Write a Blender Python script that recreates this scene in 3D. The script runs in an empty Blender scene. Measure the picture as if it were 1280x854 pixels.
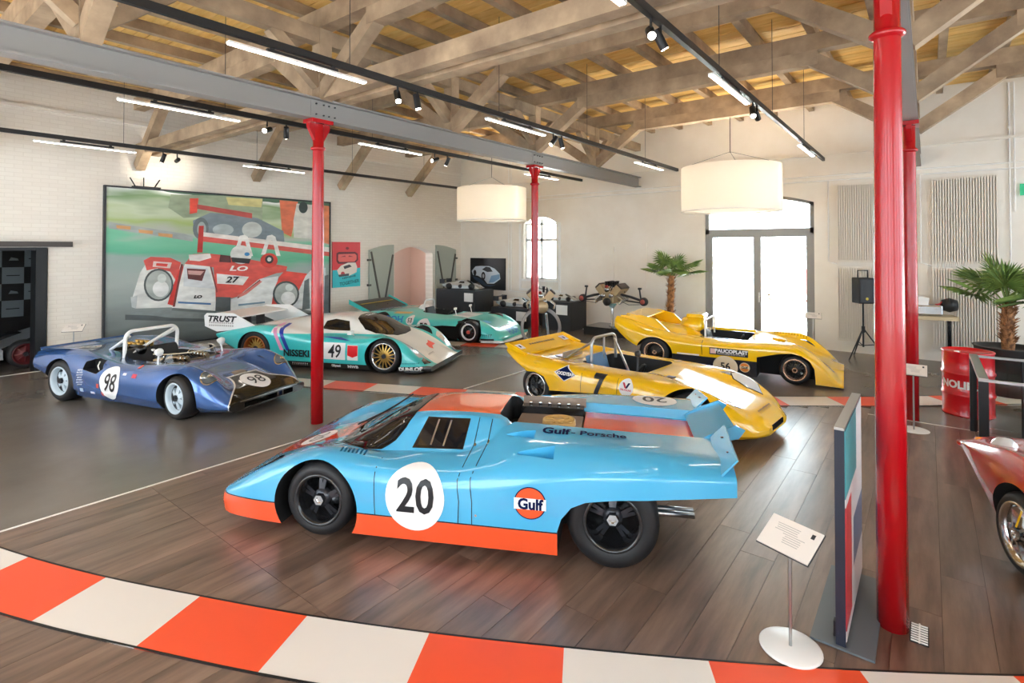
import bpy, bmesh, math, random
import numpy as np
from mathutils import Vector, Matrix
from mathutils.bvhtree import BVHTree

random.seed(7)
R = math.radians
S = bpy.context.scene
C = S.collection
PI = math.pi

# ------------------------------------------------------------------ camera
cam_d = bpy.data.cameras.new('camera')
cam = bpy.data.objects.new('camera', cam_d); C.objects.link(cam)
CAM_H = 2.31
FOC = 669.0
cam_d.sensor_width = 36.0
cam_d.lens = FOC / 1280 * 36
cam.location = (0, 0, CAM_H)
PITCH = 0.8
cam.rotation_euler = (R(90 + PITCH), 0, R(-52.14))
cam_d.shift_y = -(117 + FOC * math.tan(R(PITCH))) / 1280
cam_d.clip_start = 0.05
S.camera = cam

# ------------------------------------------------------------------ world, exposure
W = bpy.data.worlds.new('world'); S.world = W; W.use_nodes = True
_bg = W.node_tree.nodes['Background']
_bg.inputs[0].default_value = (0.78, 0.90, 1.0, 1)
_bg.inputs[1].default_value = 5.6
# high daylight on the forecourt; the roof keeps it off the cars
_sd = bpy.data.lights.new('sun_offscreen', 'SUN'); _sd.energy = 130; _sd.angle = R(1.0); _sd.color = (.96, .98, 1)
_so = bpy.data.objects.new('sun_offscreen', _sd); C.objects.link(_so); _so.location = (0, 0, 20)
_so.rotation_euler = Vector((0.40, -0.05, -1.0)).to_track_quat('-Z', 'Y').to_euler()
S.view_settings.view_transform = 'Standard'
S.view_settings.look = 'None'
S.view_settings.gamma = 1.0
S.view_settings.use_curve_mapping = False
S.view_settings.exposure = 0.48

# ------------------------------------------------------------------ materials
def hexc(h):
    h = h.lstrip('#')
    o = []
    for i in (0, 2, 4):
        c = int(h[i:i+2], 16) / 255
        o.append(c / 12.92 if c <= 0.04045 else ((c + 0.055) / 1.055) ** 2.4)
    return (o[0], o[1], o[2], 1)

MATS = {}
def mat(name, col, rough=0.5, metal=0.0, coat=0.0, emit=None, es=0.0, spec=None, trans=0.0, alpha=1.0):
    if name in MATS: return MATS[name]
    m = bpy.data.materials.new(name); m.use_nodes = True
    b = m.node_tree.nodes['Principled BSDF']
    b.inputs['Base Color'].default_value = hexc(col) if isinstance(col, str) else col
    b.inputs['Roughness'].default_value = rough
    b.inputs['Metallic'].default_value = metal
    b.inputs['Coat Weight'].default_value = coat
    b.inputs['Coat Roughness'].default_value = 0.04
    if trans: b.inputs['Transmission Weight'].default_value = trans
    if alpha < 1: b.inputs['Alpha'].default_value = alpha
    if spec is not None: b.inputs['Specular IOR Level'].default_value = spec
    if emit:
        b.inputs['Emission Color'].default_value = hexc(emit)
        b.inputs['Emission Strength'].default_value = es
    MATS[name] = m
    return m

class Ex:
    """a node-socket expression: +,-,*,<,> and & build Math nodes"""
    nt = None
    def __init__(s, sock): s.s = sock
    @staticmethod
    def op(o, a, b=None, clamp=False):
        n = Ex.nt.nodes.new('ShaderNodeMath'); n.operation = o; n.use_clamp = clamp
        for i, q in enumerate((a, b)):
            if q is None: continue
            if isinstance(q, Ex): Ex.nt.links.new(q.s, n.inputs[i])
            else: n.inputs[i].default_value = q
        return Ex(n.outputs[0])
    def __add__(s, o): return Ex.op('ADD', s, o)
    def __sub__(s, o): return Ex.op('SUBTRACT', s, o)
    def __rsub__(s, o): return Ex.op('SUBTRACT', o, s)
    def __mul__(s, o): return Ex.op('MULTIPLY', s, o)
    __radd__ = __add__
    __rmul__ = __mul__
    def __lt__(s, o): return Ex.op('LESS_THAN', s, o)
    def __gt__(s, o): return Ex.op('GREATER_THAN', s, o)
    def __and__(s, o): return Ex.op('MULTIPLY', s, o)
    def __or__(s, o): return Ex.op('MAXIMUM', s, o)
    def abs(s): return Ex.op('ABSOLUTE', s)
    def inv(s): return Ex.op('SUBTRACT', 1.0, s)

def btw(e, a, b): return (e > a) & (e < b)
def disc(a, b, a0, b0, ra, rb=None):
    rb = rb or ra
    p = (a - a0) * (1 / ra); q = (b - b0) * (1 / rb)
    return (p * p + q * q) < 1.0

def coords(nt, kind='Object'):
    t = nt.nodes.new('ShaderNodeTexCoord')
    x = nt.nodes.new('ShaderNodeSeparateXYZ')
    nt.links.new(t.outputs[kind], x.inputs[0])
    return Ex(x.outputs[0]), Ex(x.outputs[1]), Ex(x.outputs[2])

def paint_layers(name, base, layers, rough=0.3, coat=1.0, metal=0.0, kind='Object', emit=0.0, blur=None):
    """layers(X,Y,Z) -> list of (mask Ex, colour); painted over base in order"""
    m = mat(name, base, rough, metal, coat)
    nt = m.node_tree; Ex.nt = nt
    b = nt.nodes['Principled BSDF']
    X, Y, Z = coords(nt, kind)
    cur = None
    for mk, col in layers(X, Y, Z):
        mx = nt.nodes.new('ShaderNodeMix'); mx.data_type = 'RGBA'
        nt.links.new(mk.s, mx.inputs[0])
        if cur is None: mx.inputs[6].default_value = hexc(base) if isinstance(base, str) else base
        else: nt.links.new(cur, mx.inputs[6])
        if isinstance(col, str): mx.inputs[7].default_value = hexc(col)
        else: nt.links.new(col, mx.inputs[7])
        cur = mx.outputs[2]
    if cur is not None:
        nt.links.new(cur, b.inputs['Base Color'])
        if emit:
            nt.links.new(cur, b.inputs['Emission Color']); b.inputs['Emission Strength'].default_value = emit
    return m

def noise_col(m, c1, c2, scale, stretch=(1, 1, 1), detail=4, contrast=(0.35, 0.65), per_object=0.0, bump=0.0, coord='pos', rough=None):
    """two-tone grain on a material; world position based"""
    nt = m.node_tree; b = nt.nodes['Principled BSDF']
    if coord == 'pos':
        g = nt.nodes.new('ShaderNodeNewGeometry'); src = g.outputs['Position']
    else:
        g = nt.nodes.new('ShaderNodeTexCoord'); src = g.outputs['Object']
    mp = nt.nodes.new('ShaderNodeMapping'); mp.inputs['Scale'].default_value = stretch
    nt.links.new(src, mp.inputs[0])
    oi = None
    if per_object:
        oi = nt.nodes.new('ShaderNodeObjectInfo')
        va = nt.nodes.new('ShaderNodeVectorMath'); va.operation = 'SCALE'
        cb = nt.nodes.new('ShaderNodeCombineXYZ')
        for i in range(3): nt.links.new(oi.outputs['Random'], cb.inputs[i])
        nt.links.new(cb.outputs[0], va.inputs[0]); va.inputs[3].default_value = 37.0
        ad = nt.nodes.new('ShaderNodeVectorMath'); ad.operation = 'ADD'
        nt.links.new(mp.outputs[0], ad.inputs[0]); nt.links.new(va.outputs[0], ad.inputs[1])
        src = ad.outputs[0]
    else: src = mp.outputs[0]
    nz = nt.nodes.new('ShaderNodeTexNoise'); nz.inputs['Scale'].default_value = scale
    nz.inputs['Detail'].default_value = detail; nz.inputs['Roughness'].default_value = 0.6
    nt.links.new(src, nz.inputs['Vector'])
    cr = nt.nodes.new('ShaderNodeValToRGB')
    cr.color_ramp.elements[0].position, cr.color_ramp.elements[1].position = contrast
    cr.color_ramp.elements[0].color = hexc(c1); cr.color_ramp.elements[1].color = hexc(c2)
    nt.links.new(nz.outputs[0], cr.inputs[0])
    out = cr.outputs[0]
    if per_object:
        hs = nt.nodes.new('ShaderNodeHueSaturation')
        ml = nt.nodes.new('ShaderNodeMapRange'); ml.inputs[3].default_value = 1 - per_object; ml.inputs[4].default_value = 1 + per_object
        nt.links.new(oi.outputs['Random'], ml.inputs[0]); nt.links.new(ml.outputs[0], hs.inputs['Value'])
        nt.links.new(out, hs.inputs['Color']); out = hs.outputs[0]
    nt.links.new(out, b.inputs['Base Color'])
    if bump:
        bp = nt.nodes.new('ShaderNodeBump'); bp.inputs['Strength'].default_value = bump; bp.inputs['Distance'].default_value = 0.01
        nt.links.new(nz.outputs[0], bp.inputs['Height']); nt.links.new(bp.outputs[0], b.inputs['Normal'])
    return m

# ------------------------------------------------------------------ objects
def tag(o, label=None, cat=None, group=None, kind=None):
    if label: o['label'] = label
    if cat: o['category'] = cat
    if group: o['group'] = group
    if kind: o['kind'] = kind
    return o

def link(name, me, parent=None, m=None):
    o = bpy.data.objects.new(name, me); C.objects.link(o)
    if parent is not None: o.parent = parent
    if m is not None and me is not None and len(me.materials) == 0: me.materials.append(m)
    return o

def empty(name, loc=(0, 0, 0), rz=0.0, label=None, cat=None, group=None, kind=None):
    o = bpy.data.objects.new(name, None); C.objects.link(o)
    o.empty_display_size = 0.2
    o.location = loc; o.rotation_euler = (0, 0, rz)
    return tag(o, label, cat, group, kind)

def copy_tree(o, parent=None):
    c = o.copy(); C.objects.link(c)
    if parent is not None: c.parent = parent
    for ch in list(o.children): copy_tree(ch, c)
    return c

class MB:
    def __init__(s): s.v = []; s.f = []; s.mi = []; s.cur = 0; s.sm = []; s.smooth = False
    def add(s, vs, fs):
        b = len(s.v); s.v += [tuple(v) for v in vs]
        for f in fs: s.f.append(tuple(b + i for i in f)); s.mi.append(s.cur); s.sm.append(s.smooth)
        return s
    def box(s, c, d, rot=None):
        hx, hy, hz = d[0] / 2, d[1] / 2, d[2] / 2
        vs = [Vector((x, y, z)) for x in (-hx, hx) for y in (-hy, hy) for z in (-hz, hz)]
        if rot is not None: vs = [rot @ v for v in vs]
        vs = [v + Vector(c) for v in vs]
        return s.add(vs, [(0, 1, 3, 2), (4, 6, 7, 5), (0, 4, 5, 1), (2, 3, 7, 6), (0, 2, 6, 4), (1, 5, 7, 3)])
    def bb(s, x0, x1, y0, y1, z0, z1):
        return s.box(((x0+x1)/2, (y0+y1)/2, (z0+z1)/2), (abs(x1-x0), abs(y1-y0), abs(z1-z0)))
    def beam(s, a, b, w, h, up=(0, 0, 1)):
        a, b = Vector(a), Vector(b); d = (b - a).normalized(); up = Vector(up)
        if abs(d.dot(up)) > 0.99: up = Vector((1, 0, 0))
        sd = d.cross(up).normalized(); u2 = sd.cross(d).normalized()
        vs = []
        for p in (a, b):
            for i, j in ((-1, -1), (1, -1), (1, 1), (-1, 1)):
                vs.append(p + sd * (i * w / 2) + u2 * (j * h / 2))
        return s.add(vs, [(3, 2, 1, 0), (4, 5, 6, 7), (0, 1, 5, 4), (1, 2, 6, 5), (2, 3, 7, 6), (3, 0, 4, 7)])
    def tube(s, pts, r, n=8, cap=True):
        pts = [Vector(p) for p in pts]; rs = r if isinstance(r, (list, tuple)) else [r] * len(pts)
        rings = []; ref = None
        for i, p in enumerate(pts):
            d = (pts[min(i+1, len(pts)-1)] - pts[max(i-1, 0)])
            d = d.normalized() if d.length > 1e-9 else Vector((0, 0, 1))
            if ref is None:
                ref = Vector((0, 0, 1)) if abs(d.z) < 0.9 else Vector((1, 0, 0))
            a = d.cross(ref)
            if a.length < 1e-5: a = d.cross(Vector((0, 1, 0)))
            a.normalize(); b = a.cross(d).normalized(); ref = b
            rings.append([p + (a * math.cos(2*PI*k/n) + b * math.sin(2*PI*k/n)) * rs[i] for k in range(n)])
        vs = [v for q in rings for v in q]; fs = []
        for i in range(len(pts) - 1):
            for k in range(n):
                k2 = (k + 1) % n
                fs.append((i*n + k, i*n + k2, (i+1)*n + k2, (i+1)*n + k))
        sm = s.smooth; s.smooth = True; s.add(vs, fs); s.smooth = sm
        if cap:
            s.add(rings[0], [tuple(range(n))[::-1]]); s.add(rings[-1], [tuple(range(n))])
        return s
    def lathe(s, prof, n=32, o=(0, 0, 0), axis='z', flip=False, smooth=True):
        """prof: list of (r, h) revolved about the axis through o"""
        vs = []; o = Vector(o)
        for r, h in prof:
            for k in range(n):
                a = 2 * PI * k / n; x, y = r * math.cos(a), r * math.sin(a)
                v = {'z': (x, y, h), 'y': (x, h, y), 'x': (h, x, y)}[axis]
                vs.append(o + Vector(v))
        fs = []
        for i in range(len(prof) - 1):
            for k in range(n):
                k2 = (k + 1) % n
                q = (i*n + k, i*n + k2, (i+1)*n + k2, (i+1)*n + k)
                fs.append(q if (axis != 'y') != flip else q[::-1])
        sm = s.smooth; s.smooth = smooth; s.add(vs, fs); s.smooth = sm
        return s
    def prism(s, poly, z0, z1, T=None):
        """2-D polygon (x,y) extruded z0..z1, optional Matrix"""
        n = len(poly)
        vs = [Vector((x, y, z0)) for x, y in poly] + [Vector((x, y, z1)) for x, y in poly]
        if T is not None: vs = [T @ v for v in vs]
        fs = [tuple(range(n))[::-1], tuple(range(n, 2*n))] + [(i, (i+1) % n, n + (i+1) % n, n + i) for i in range(n)]
        return s.add(vs, fs)
    def mesh(s, name, *mats):
        me = bpy.data.meshes.new(name); me.from_pydata(s.v, [], s.f)
        for m in mats: me.materials.append(m)
        if len(mats) > 1: me.polygons.foreach_set('material_index', s.mi)
        me.polygons.foreach_set('use_smooth', s.sm)
        me.update(); return me
    def build(s, name, m, parent=None, fix=False, bevel=0.0):
        ms = m if isinstance(m, (list, tuple)) else [m]
        me = s.mesh(name, *ms)
        if fix or bevel:
            bm = bmesh.new(); bm.from_mesh(me)
            if fix: bmesh.ops.recalc_face_normals(bm, faces=bm.faces)
            if bevel: bmesh.ops.bevel(bm, geom=[e for e in bm.edges], offset=bevel, segments=2, affect='EDGES', profile=0.5, clamp_overlap=True)
            bm.to_mesh(me); bm.free()
        return link(name, me, parent)

def RZ(a): return Matrix.Rotation(a, 3, 'Z')

TH = R(37.86); SN, CS = math.sin(TH), math.cos(TH)
def floor_at(px, py, z=0.0):
    """the point of the plane z seen at a photo pixel"""
    Zc = FOC * (CAM_H - z) / (py - 310); X = (px - 640) / FOC * Zc
    return (SN * X + CS * Zc, -CS * X + SN * Zc, z)

def text_mesh(txt, size=1.0, shear=0.0, bold=0.0, align='CENTER', space=1.0, xs=1.0):
    cu = bpy.data.curves.new('txt', 'FONT'); cu.body = txt; cu.size = size; cu.shear = shear
    cu.offset = bold; cu.align_x = align; cu.align_y = 'CENTER'; cu.space_character = space
    cu.resolution_u = 3
    o = bpy.data.objects.new('txt', cu); C.objects.link(o)
    dg = bpy.context.evaluated_depsgraph_get(); dg.update()
    me = bpy.data.meshes.new_from_object(o.evaluated_get(dg))
    bpy.data.objects.remove(o); bpy.data.curves.remove(cu)
    me.materials.clear()
    if len(me.vertices):
        ys = [v.co.y for v in me.vertices]; cy = (min(ys) + max(ys)) / 2
        for v in me.vertices: v.co.x *= xs; v.co.y -= cy
    return me

def flat_text(name, txt, size, m, parent, M, **kw):
    """lettering lying flat on a surface; M maps text xy (+z out) to parent space"""
    me = text_mesh(txt, size, **kw); me.transform(M)
    return link(name, me, parent, m)

def frame(o, ux, uy):
    ux, uy = Vector(ux).normalized(), Vector(uy).normalized(); n = ux.cross(uy)
    M = Matrix((ux, uy, n)).transposed().to_4x4(); M.translation = Vector(o); return M
# ================================================================== the setting
V_L, U_B = 13.2, 14.0            # mural wall, door wall
V0, V1 = 0.19, 6.40              # the two steel beam lines
U0 = -3.0; V_R = -6.0
H_C = 5.62                       # underside of the roof boards
m_wall = mat('plaster_white', '#E9E3D9', 0.85)
def brick_mat():
    m = mat('painted_brick', '#E8E2D8', 0.8); nt = m.node_tree; b = nt.nodes['Principled BSDF']
    t = nt.nodes.new('ShaderNodeTexCoord'); mp = nt.nodes.new('ShaderNodeMapping')
    mp.inputs['Rotation'].default_value = (R(90), 0, 0)
    nt.links.new(t.outputs['Object'], mp.inputs[0])
    br = nt.nodes.new('ShaderNodeTexBrick'); br.inputs['Scale'].default_value = 1.0
    br.inputs['Brick Width'].default_value = 0.25; br.inputs['Row Height'].default_value = 0.077
    br.inputs['Mortar Size'].default_value = 0.009; br.inputs['Mortar Smooth'].default_value = 0.6
    br.inputs['Color1'].default_value = hexc('#EDE6DB'); br.inputs['Color2'].default_value = hexc('#E9E1D6'); br.inputs['Mortar'].default_value = hexc('#E4DCD0')
    nt.links.new(mp.outputs[0], br.inputs[0])
    nt.links.new(br.outputs['Color'], b.inputs['Base Color'])
    bp = nt.nodes.new('ShaderNodeBump'); bp.inputs['Strength'].default_value = 0.22; bp.inputs['Distance'].default_value = 0.01; bp.invert = True
    nt.links.new(br.outputs['Fac'], bp.inputs['Height']); nt.links.new(bp.outputs[0], b.inputs['Normal'])
    return m
m_brick = brick_mat()
noise_col(m_wall, '#EAE2D6', '#F2ECE2', 1.3, detail=6, contrast=(0.3, 0.7), bump=0.08)
m_screed = mat('grey_screed', '#8A8480', 0.26, spec=0.7); noise_col(m_screed, '#6A625B', '#786F67', 0.9, detail=5, contrast=(0.3, 0.7))
m_plank = mat('brown_plank', '#7A6354', 0.30, spec=1.0)
noise_col(m_plank, '#543F34', '#8A7060', 1.0, stretch=(1.2, 9, 1), detail=8, contrast=(0.33, 0.68), per_object=0.16)
m_timber = mat('old_timber', '#A98D6E', 0.75); noise_col(m_timber, '#86715C', '#BFA789', 2.2, stretch=(1, 1, 1), detail=8, contrast=(0.3, 0.7), per_object=0.08, bump=0.25)
m_board = mat('roof_board', '#D2AE7C', 0.7); noise_col(m_board, '#E4B45E', '#F8D488', 2.0, stretch=(6, 1, 1), detail=5, contrast=(0.3, 0.7), per_object=0.1)
m_steel = mat('grey_steel', '#8B8987', 0.45)
m_red = mat('column_red', '#A60A14', 0.25, coat=0.25)
m_black = mat('black_metal', '#121214', 0.45)
m_dark = mat('dark_grey', '#2A2C30', 0.5)
m_white = mat('white_paint', '#F2F0EC', 0.4)
m_line = mat('white_line', '#F0ECE4', 0.4)
m_kred = mat('kerb_red', '#F2552E', 0.35)
m_kwht = mat('kerb_white', '#E8E0D8', 0.35)
m_chrome = mat('chrome', '#D8D8D8', 0.08, metal=1)
m_alu = mat('aluminium', '#B8B9BA', 0.28, metal=1)
m_rubber = mat('rubber', '#17171A', 0.55)
m_glass = mat('clear_glass', '#F4FBFA', 0.0, spec=0.5)
def thin_glass():
    nt = m_glass.node_tree; b = nt.nodes['Principled BSDF']; out = nt.nodes['Material Output']
    tr = nt.nodes.new('ShaderNodeBsdfTransparent'); tr.inputs[0].default_value = (0.95, 0.98, 0.97, 1)
    gl = nt.nodes.new('ShaderNodeBsdfGlossy'); gl.inputs['Roughness'].default_value = 0.02
    mx = nt.nodes.new('ShaderNodeMixShader'); fr = nt.nodes.new('ShaderNodeFresnel'); fr.inputs[0].default_value = 1.45
    nt.links.new(fr.outputs[0], mx.inputs[0]); nt.links.new(tr.outputs[0], mx.inputs[1]); nt.links.new(gl.outputs[0], mx.inputs[2])
    nt.links.new(mx.outputs[0], out.inputs[0])
thin_glass()

# ---- floor: grey screed slab, brown planks laid on it
floor = tag(MB().bb(U0, U_B + 0.3, V_R, V_L + 3.2, -0.10, 0.0).build('floor', m_screed), kind='structure')
# walls
wl = MB()
D0, D1 = 0.6, 2.62                      # doorway to the dark room
O0, O1, OH = 10.98, 12.62, 2.35         # shuttered opening
wl.bb(U0, D0, V_L, V_L + 0.35, 0, 5.75); wl.bb(D0, D1, V_L, V_L + 0.35, 2.3, 5.75)
wl.bb(D1, O0, V_L, V_L + 0.35, 0, 5.75); wl.bb(O1, U_B + 0.4, V_L, V_L + 0.35, 0, 5.75)
def arch_lintel(mb, a0, a1, h_side, rise, h_top, plane0, plane1, along='u', n=10):
    """wall piece over a segmental arch"""
    pts = []
    for i in range(n + 1):
        t = i / n; a = a0 + (a1 - a0) * t
        pts.append((a, h_side + rise * (1 - (2*t - 1) ** 2)))
    poly = [(a1, h_top), (a0, h_top)] + pts
    if along == 'u': T = Matrix(((1, 0, 0, 0), (0, 0, 1, 0), (0, 1, 0, 0), (0, 0, 0, 1)))
    else: T = Matrix(((0, 0, 1, 0), (1, 0, 0, 0), (0, 1, 0, 0), (0, 0, 0, 1)))
    mb.prism(poly, plane0, plane1, T)
arch_lintel(wl, O0, O1, OH - 0.22, 0.22, 5.75, V_L, V_L + 0.35)
wall_left = tag(wl.build('wall_left', m_brick, fix=True), kind='structure')
wb = MB()
DR0, DR1, DRH = 2.07, 4.56, 3.42        # glass door
WN0, WN1, WNB, WNT = 9.15, 10.40, 1.30, 3.10
wb.bb(U_B, U_B + 0.4, V_R, DR0, 0, 5.75); wb.bb(U_B, U_B + 0.4, DR1, WN0, 0, 5.75); wb.bb(U_B, U_B + 0.4, WN1, V_L + 0.35, 0, 5.75)
wb.bb(U_B, U_B + 0.4, WN0, WN1, 0, WNB)
arch_lintel(wb, WN0, WN1, WNT, 0.2, 5.75, U_B, U_B + 0.4, 'v')
arch_lintel(wb, DR0, DR1, DRH - 0.05, 0.22, 5.75, U_B, U_B + 0.4, 'v')
wall_back = tag(wb.build('wall_back', m_wall, fix=True), kind='structure')
# ledges where the old wall steps back
tag(MB().bb(U0, U_B, V_L - 0.07, V_L, 4.90, 4.96).build('trim_1', m_wall), kind='structure')
tag(MB().bb(U_B - 0.07, U_B, V_R, V_L, 4.42, 4.47).build('trim_2', m_wall), kind='structure')
# shallow pilaster frame and blind niche on the back wall
tag(MB().bb(U_B - 0.03, U_B, 6.15, 6.25, 1.2, 2.35).bb(U_B - 0.03, U_B, 7.15, 7.25, 1.2, 2.35).bb(U_B - 0.03, U_B, 6.15, 7.25, 2.35, 2.45).build('trim_3', m_wall), kind='structure')
# side room behind the doorway, and behind the opening
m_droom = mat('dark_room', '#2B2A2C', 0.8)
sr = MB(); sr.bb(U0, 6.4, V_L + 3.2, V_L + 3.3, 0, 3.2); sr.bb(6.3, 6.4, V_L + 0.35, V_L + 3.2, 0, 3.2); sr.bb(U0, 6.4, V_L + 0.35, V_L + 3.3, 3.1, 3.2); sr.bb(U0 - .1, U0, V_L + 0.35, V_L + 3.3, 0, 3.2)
# walls behind the viewer and to the right, with tall windows
def window_wall(name, along_u, a0, a1, plane, thick):
    mb = MB(); fr = MB(); z0, z1 = .9, 4.6; w = 2.1; pitch = 3.0; n = int((a1 - a0) / pitch); off = (a1 - a0 - n * pitch) / 2
    def B(m_, x0, x1, za, zb, p0, p1):
        if along_u: m_.bb(x0, x1, p0, p1, za, zb)
        else: m_.bb(p0, p1, x0, x1, za, zb)
    B(mb, a0, a1, 0, z0, plane, plane + thick); B(mb, a0, a1, z1, 5.75, plane, plane + thick)
    x = a0
    for k in range(n):
        wa = a0 + off + k * pitch + (pitch - w) / 2
        B(mb, x, wa, z0, z1, plane, plane + thick); x = wa + w
        pm = plane + thick / 2
        for f in (0, .5, 1): B(fr, wa + f * (w - .08), wa + f * (w - .08) + .08, z0, z1, pm - .03, pm + .03)
        for z in (z0, 2.1, 3.3, z1 - .08): B(fr, wa, wa + w, z, z + .08, pm - .03, pm + .03)
    B(mb, x, a1, z0, z1, plane, plane + thick)
    o = tag(mb.build(name, m_wall), kind='structure'); fr.build('window_bars', m_white, o)
window_wall('wall_right', True, U0, U_B, V_R - .3, .3)
window_wall('wall_front', False, V_R, V_L, U0 - .3, .3)
tag(sr.build('wall_side', m_droom), kind='structure')
m_pink = mat('pink_plaster', '#E9CDBF', 0.85)
tag(MB().bb(9.6, 10.7, V_L + 1.5, V_L + 1.6, 0, 3.0).bb(11.5, U_B + 0.4, V_L + 1.5, V_L + 1.6, 0, 3.0).bb(10.7, 11.5, V_L + 1.5, V_L + 1.6, 0, 1.2).bb(10.7, 11.5, V_L + 1.5, V_L + 1.6, 2.6, 3.0).bb(O1 + 0.35, O1 + 0.45, V_L + 0.35, V_L + 1.5, 0, 3.0).bb(9.6, U_B + 0.4, V_L + .35, V_L + 1.6, 2.9, 3.0).bb(9.5, 9.6, V_L + .35, V_L + 1.6, 0, 3.0).build('wall_vestibule', m_pink), kind='structure')

# planks: rows along u, 0.24 wide; one through joint at u = 1.96
V_W = 5.98                               # white line that ends the planks
unit = MB().bb(0, 1, 0, 1, -1, 0).mesh('plank', m_plank)
def far_limit(v):                        # planks end at the far kerb's near edge
    pts = [(-3.0, 8.9), (0.25, 8.9), (0.3, 9.6), (1.75, 8.52), (4.0, 7.15), (5.2, 6.25), (5.98, 5.9)]
    for (a, x), (b, y) in zip(pts, pts[1:]):
        if a <= v <= b: return x + (y - x) * (v - a) / (b - a)
    return 5.9
row = 0; v = V_W - 0.03
while v > -2.6:
    w = 0.24; rnd = random.Random(row * 13 + 5)
    cuts = [-0.3, 1.96]; x = 1.96 + [0.45, 1.0, 1.5, 0.75][row % 4]
    ulim = far_limit(v - 0.12)
    while x < ulim - 0.3: cuts.append(x); x += 1.9
    cuts.append(ulim)
    for a, b in zip(cuts, cuts[1:]):
        o = link('plank', unit, floor)
        o.location = (a + 0.0015, v - w + 0.0015, 0.006 + rnd.uniform(0, 0.0012)); o.scale = (b - a - 0.003, w - 0.003, 0.006)
    v -= w; row += 1
tag(MB().bb(-1.0, 5.9, V_W - 0.03, V_W, 0, 0.008).build('trim_4', m_line), kind='structure')
tag(MB().bb(8.90, 8.93, -0.42, 0.68, 0, 0.008).build('trim_5', m_line), kind='structure')
tag(MB().bb(-2.5, 3.0, 13.15, 13.19, 0, 0.006).build('trim_6', m_line), kind='structure')
tag(MB().bb(6.45, 9.0, 6.0, 6.03, 0, 0.006).build('trim_7', m_line), kind='structure')
tag(MB().bb(13.28, 13.32, 5.0, 10.5, 0, 0.006).build('trim_12', m_line), kind='structure')

# kerbs: tiles 0.8 long, 0.48 wide, along a curve (u,v) = far edge
def resample(pts, step):
    pts = [Vector(p) for p in pts]
    # smooth with catmull-rom
    dense = []
    for i in range(len(pts) - 1):
        p0, p1, p2, p3 = pts[max(i-1, 0)], pts[i], pts[i+1], pts[min(i+2, len(pts)-1)]
        for k in range(12):
            t = k / 12
            dense.append(0.5 * ((2*p1) + (p2 - p0)*t + (2*p0 - 5*p1 + 4*p2 - p3)*t*t + (3*p1 - p0 - 3*p2 + p3)*t**3))
    dense.append(pts[-1])
    out = [dense[0]]; acc = 0
    for a, b in zip(dense, dense[1:]):
        d = (b - a).length; pos = 0
        while acc + (d - pos) >= step:
            pos += step - acc; out.append(a + (b - a) * (pos / d)); acc = 0
        acc += d - pos
    return out
def kerb(name, pts, width, first_red, sub=4, z=0.012, parity=0, tile=0.8):
    e = tag(empty(name), kind='structure')
    q = resample(pts, tile / sub)
    nrm = []
    for i in range(len(q)):
        t = (q[min(i+1, len(q)-1)] - q[max(i-1, 0)]).normalized(); nrm.append(Vector((-t.y, t.x)))
    k = 0
    for i in range(0, len(q) - sub, sub):
        mb = MB(); far = [q[i+j] for j in range(sub + 1)]; near = [q[i+j] + nrm[i+j] * width for j in range(sub + 1)]
        poly = [(p.x, p.y) for p in far] + [(p.x, p.y) for p in reversed(near)]
        mb.prism(poly, 0.0, z)
        mb.build('kerb_tile', m_kred if (k % 2 == 0) == first_red else m_kwht, e, fix=True); k += 1
    # thin black edge strips
    for off in (-0.006, width + 0.006):
        mb = MB()
        for i in range(len(q) - 1):
            a, b = q[i] + nrm[i] * off, q[i+1] + nrm[i+1] * off
            mb.beam((a.x, a.y, z / 2 + 0.002), (b.x, b.y, z / 2 + 0.002), 0.012, z)
        mb.build('edge_strip', m_black, e)
    return e
ft = floor_at
near_pts = [(0.35, 7.60), (0.50, 6.86)] + [ft(*p)[:2] for p in [(45, 695), (142, 720), (258, 743), (392, 767), (543, 788), (711, 806), (890, 822), (1077, 834)]] + [(3.974, -0.361), (4.47, -1.0), (5.0, -1.62)]
near_pts[1] = (0.74, 6.06); near_pts[0] = (0.53, 6.84)
kerb('kerb_strip', near_pts, -0.48, True)
far_pts = [ft(390, 473.8)[:2], ft(455, 478.3)[:2], ft(508, 482)[:2], ft(563, 485.8)[:2], ft(623, 489)[:2], (7.25, 4.45), (8.1, 3.15), ft(970, 495.8)[:2], ft(1090, 496)[:2], ft(1150, 495)[:2], ft(1280, 493)[:2], (12.6, -2.1)]
far_pts = [(4.88, 9.60)] + far_pts
kerb('kerb_strip', far_pts, -0.50, True)
kerb('kerb_strip', [(9.2, 10.4), (9.42, 9.62), (9.66, 8.86), (9.95, 8.12), (10.35, 7.42), (10.8, 6.8)], -0.45, True)

# ---- steel beams, columns
def ibeam(name, v, label):
    mb = MB(); z0, z1 = 4.01, 4.29
    mb.bb(U0, U_B, v - 0.012, v + 0.012, z0, z1); mb.bb(U0, U_B, v - 0.09, v + 0.09, z0, z0 + 0.022); mb.bb(U0, U_B, v - 0.09, v + 0.09, z1 - 0.022, z1)
    o = tag(mb.build(name, m_steel), label, 'steel beam', kind='structure')
    for u in (4.03, 9.0):
        for sgn in (-1, 1):
            pl = MB().bb(u - 0.12, u + 0.30, v + sgn * 0.013 - 0.006, v + sgn * 0.013 + 0.006, z0 + 0.025, z1 - 0.025).build('splice_plate', m_steel, o)
            b = MB()
            for du in (-0.05, 0.06, 0.14, 0.23):
                for dz in (0.07, 0.21):
                    b.lathe([(0, 0.016), (0.011, 0.014), (0.011, 0)], 6, (u + du, v + sgn * 0.02 - (0.016 if sgn < 0 else 0), z0 + dz), 'y')
            b.build('bolts', m_dark, pl)
    return o
ibeam('trim_8', V1, 'grey steel girder carried by the red columns before the mural')
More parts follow.
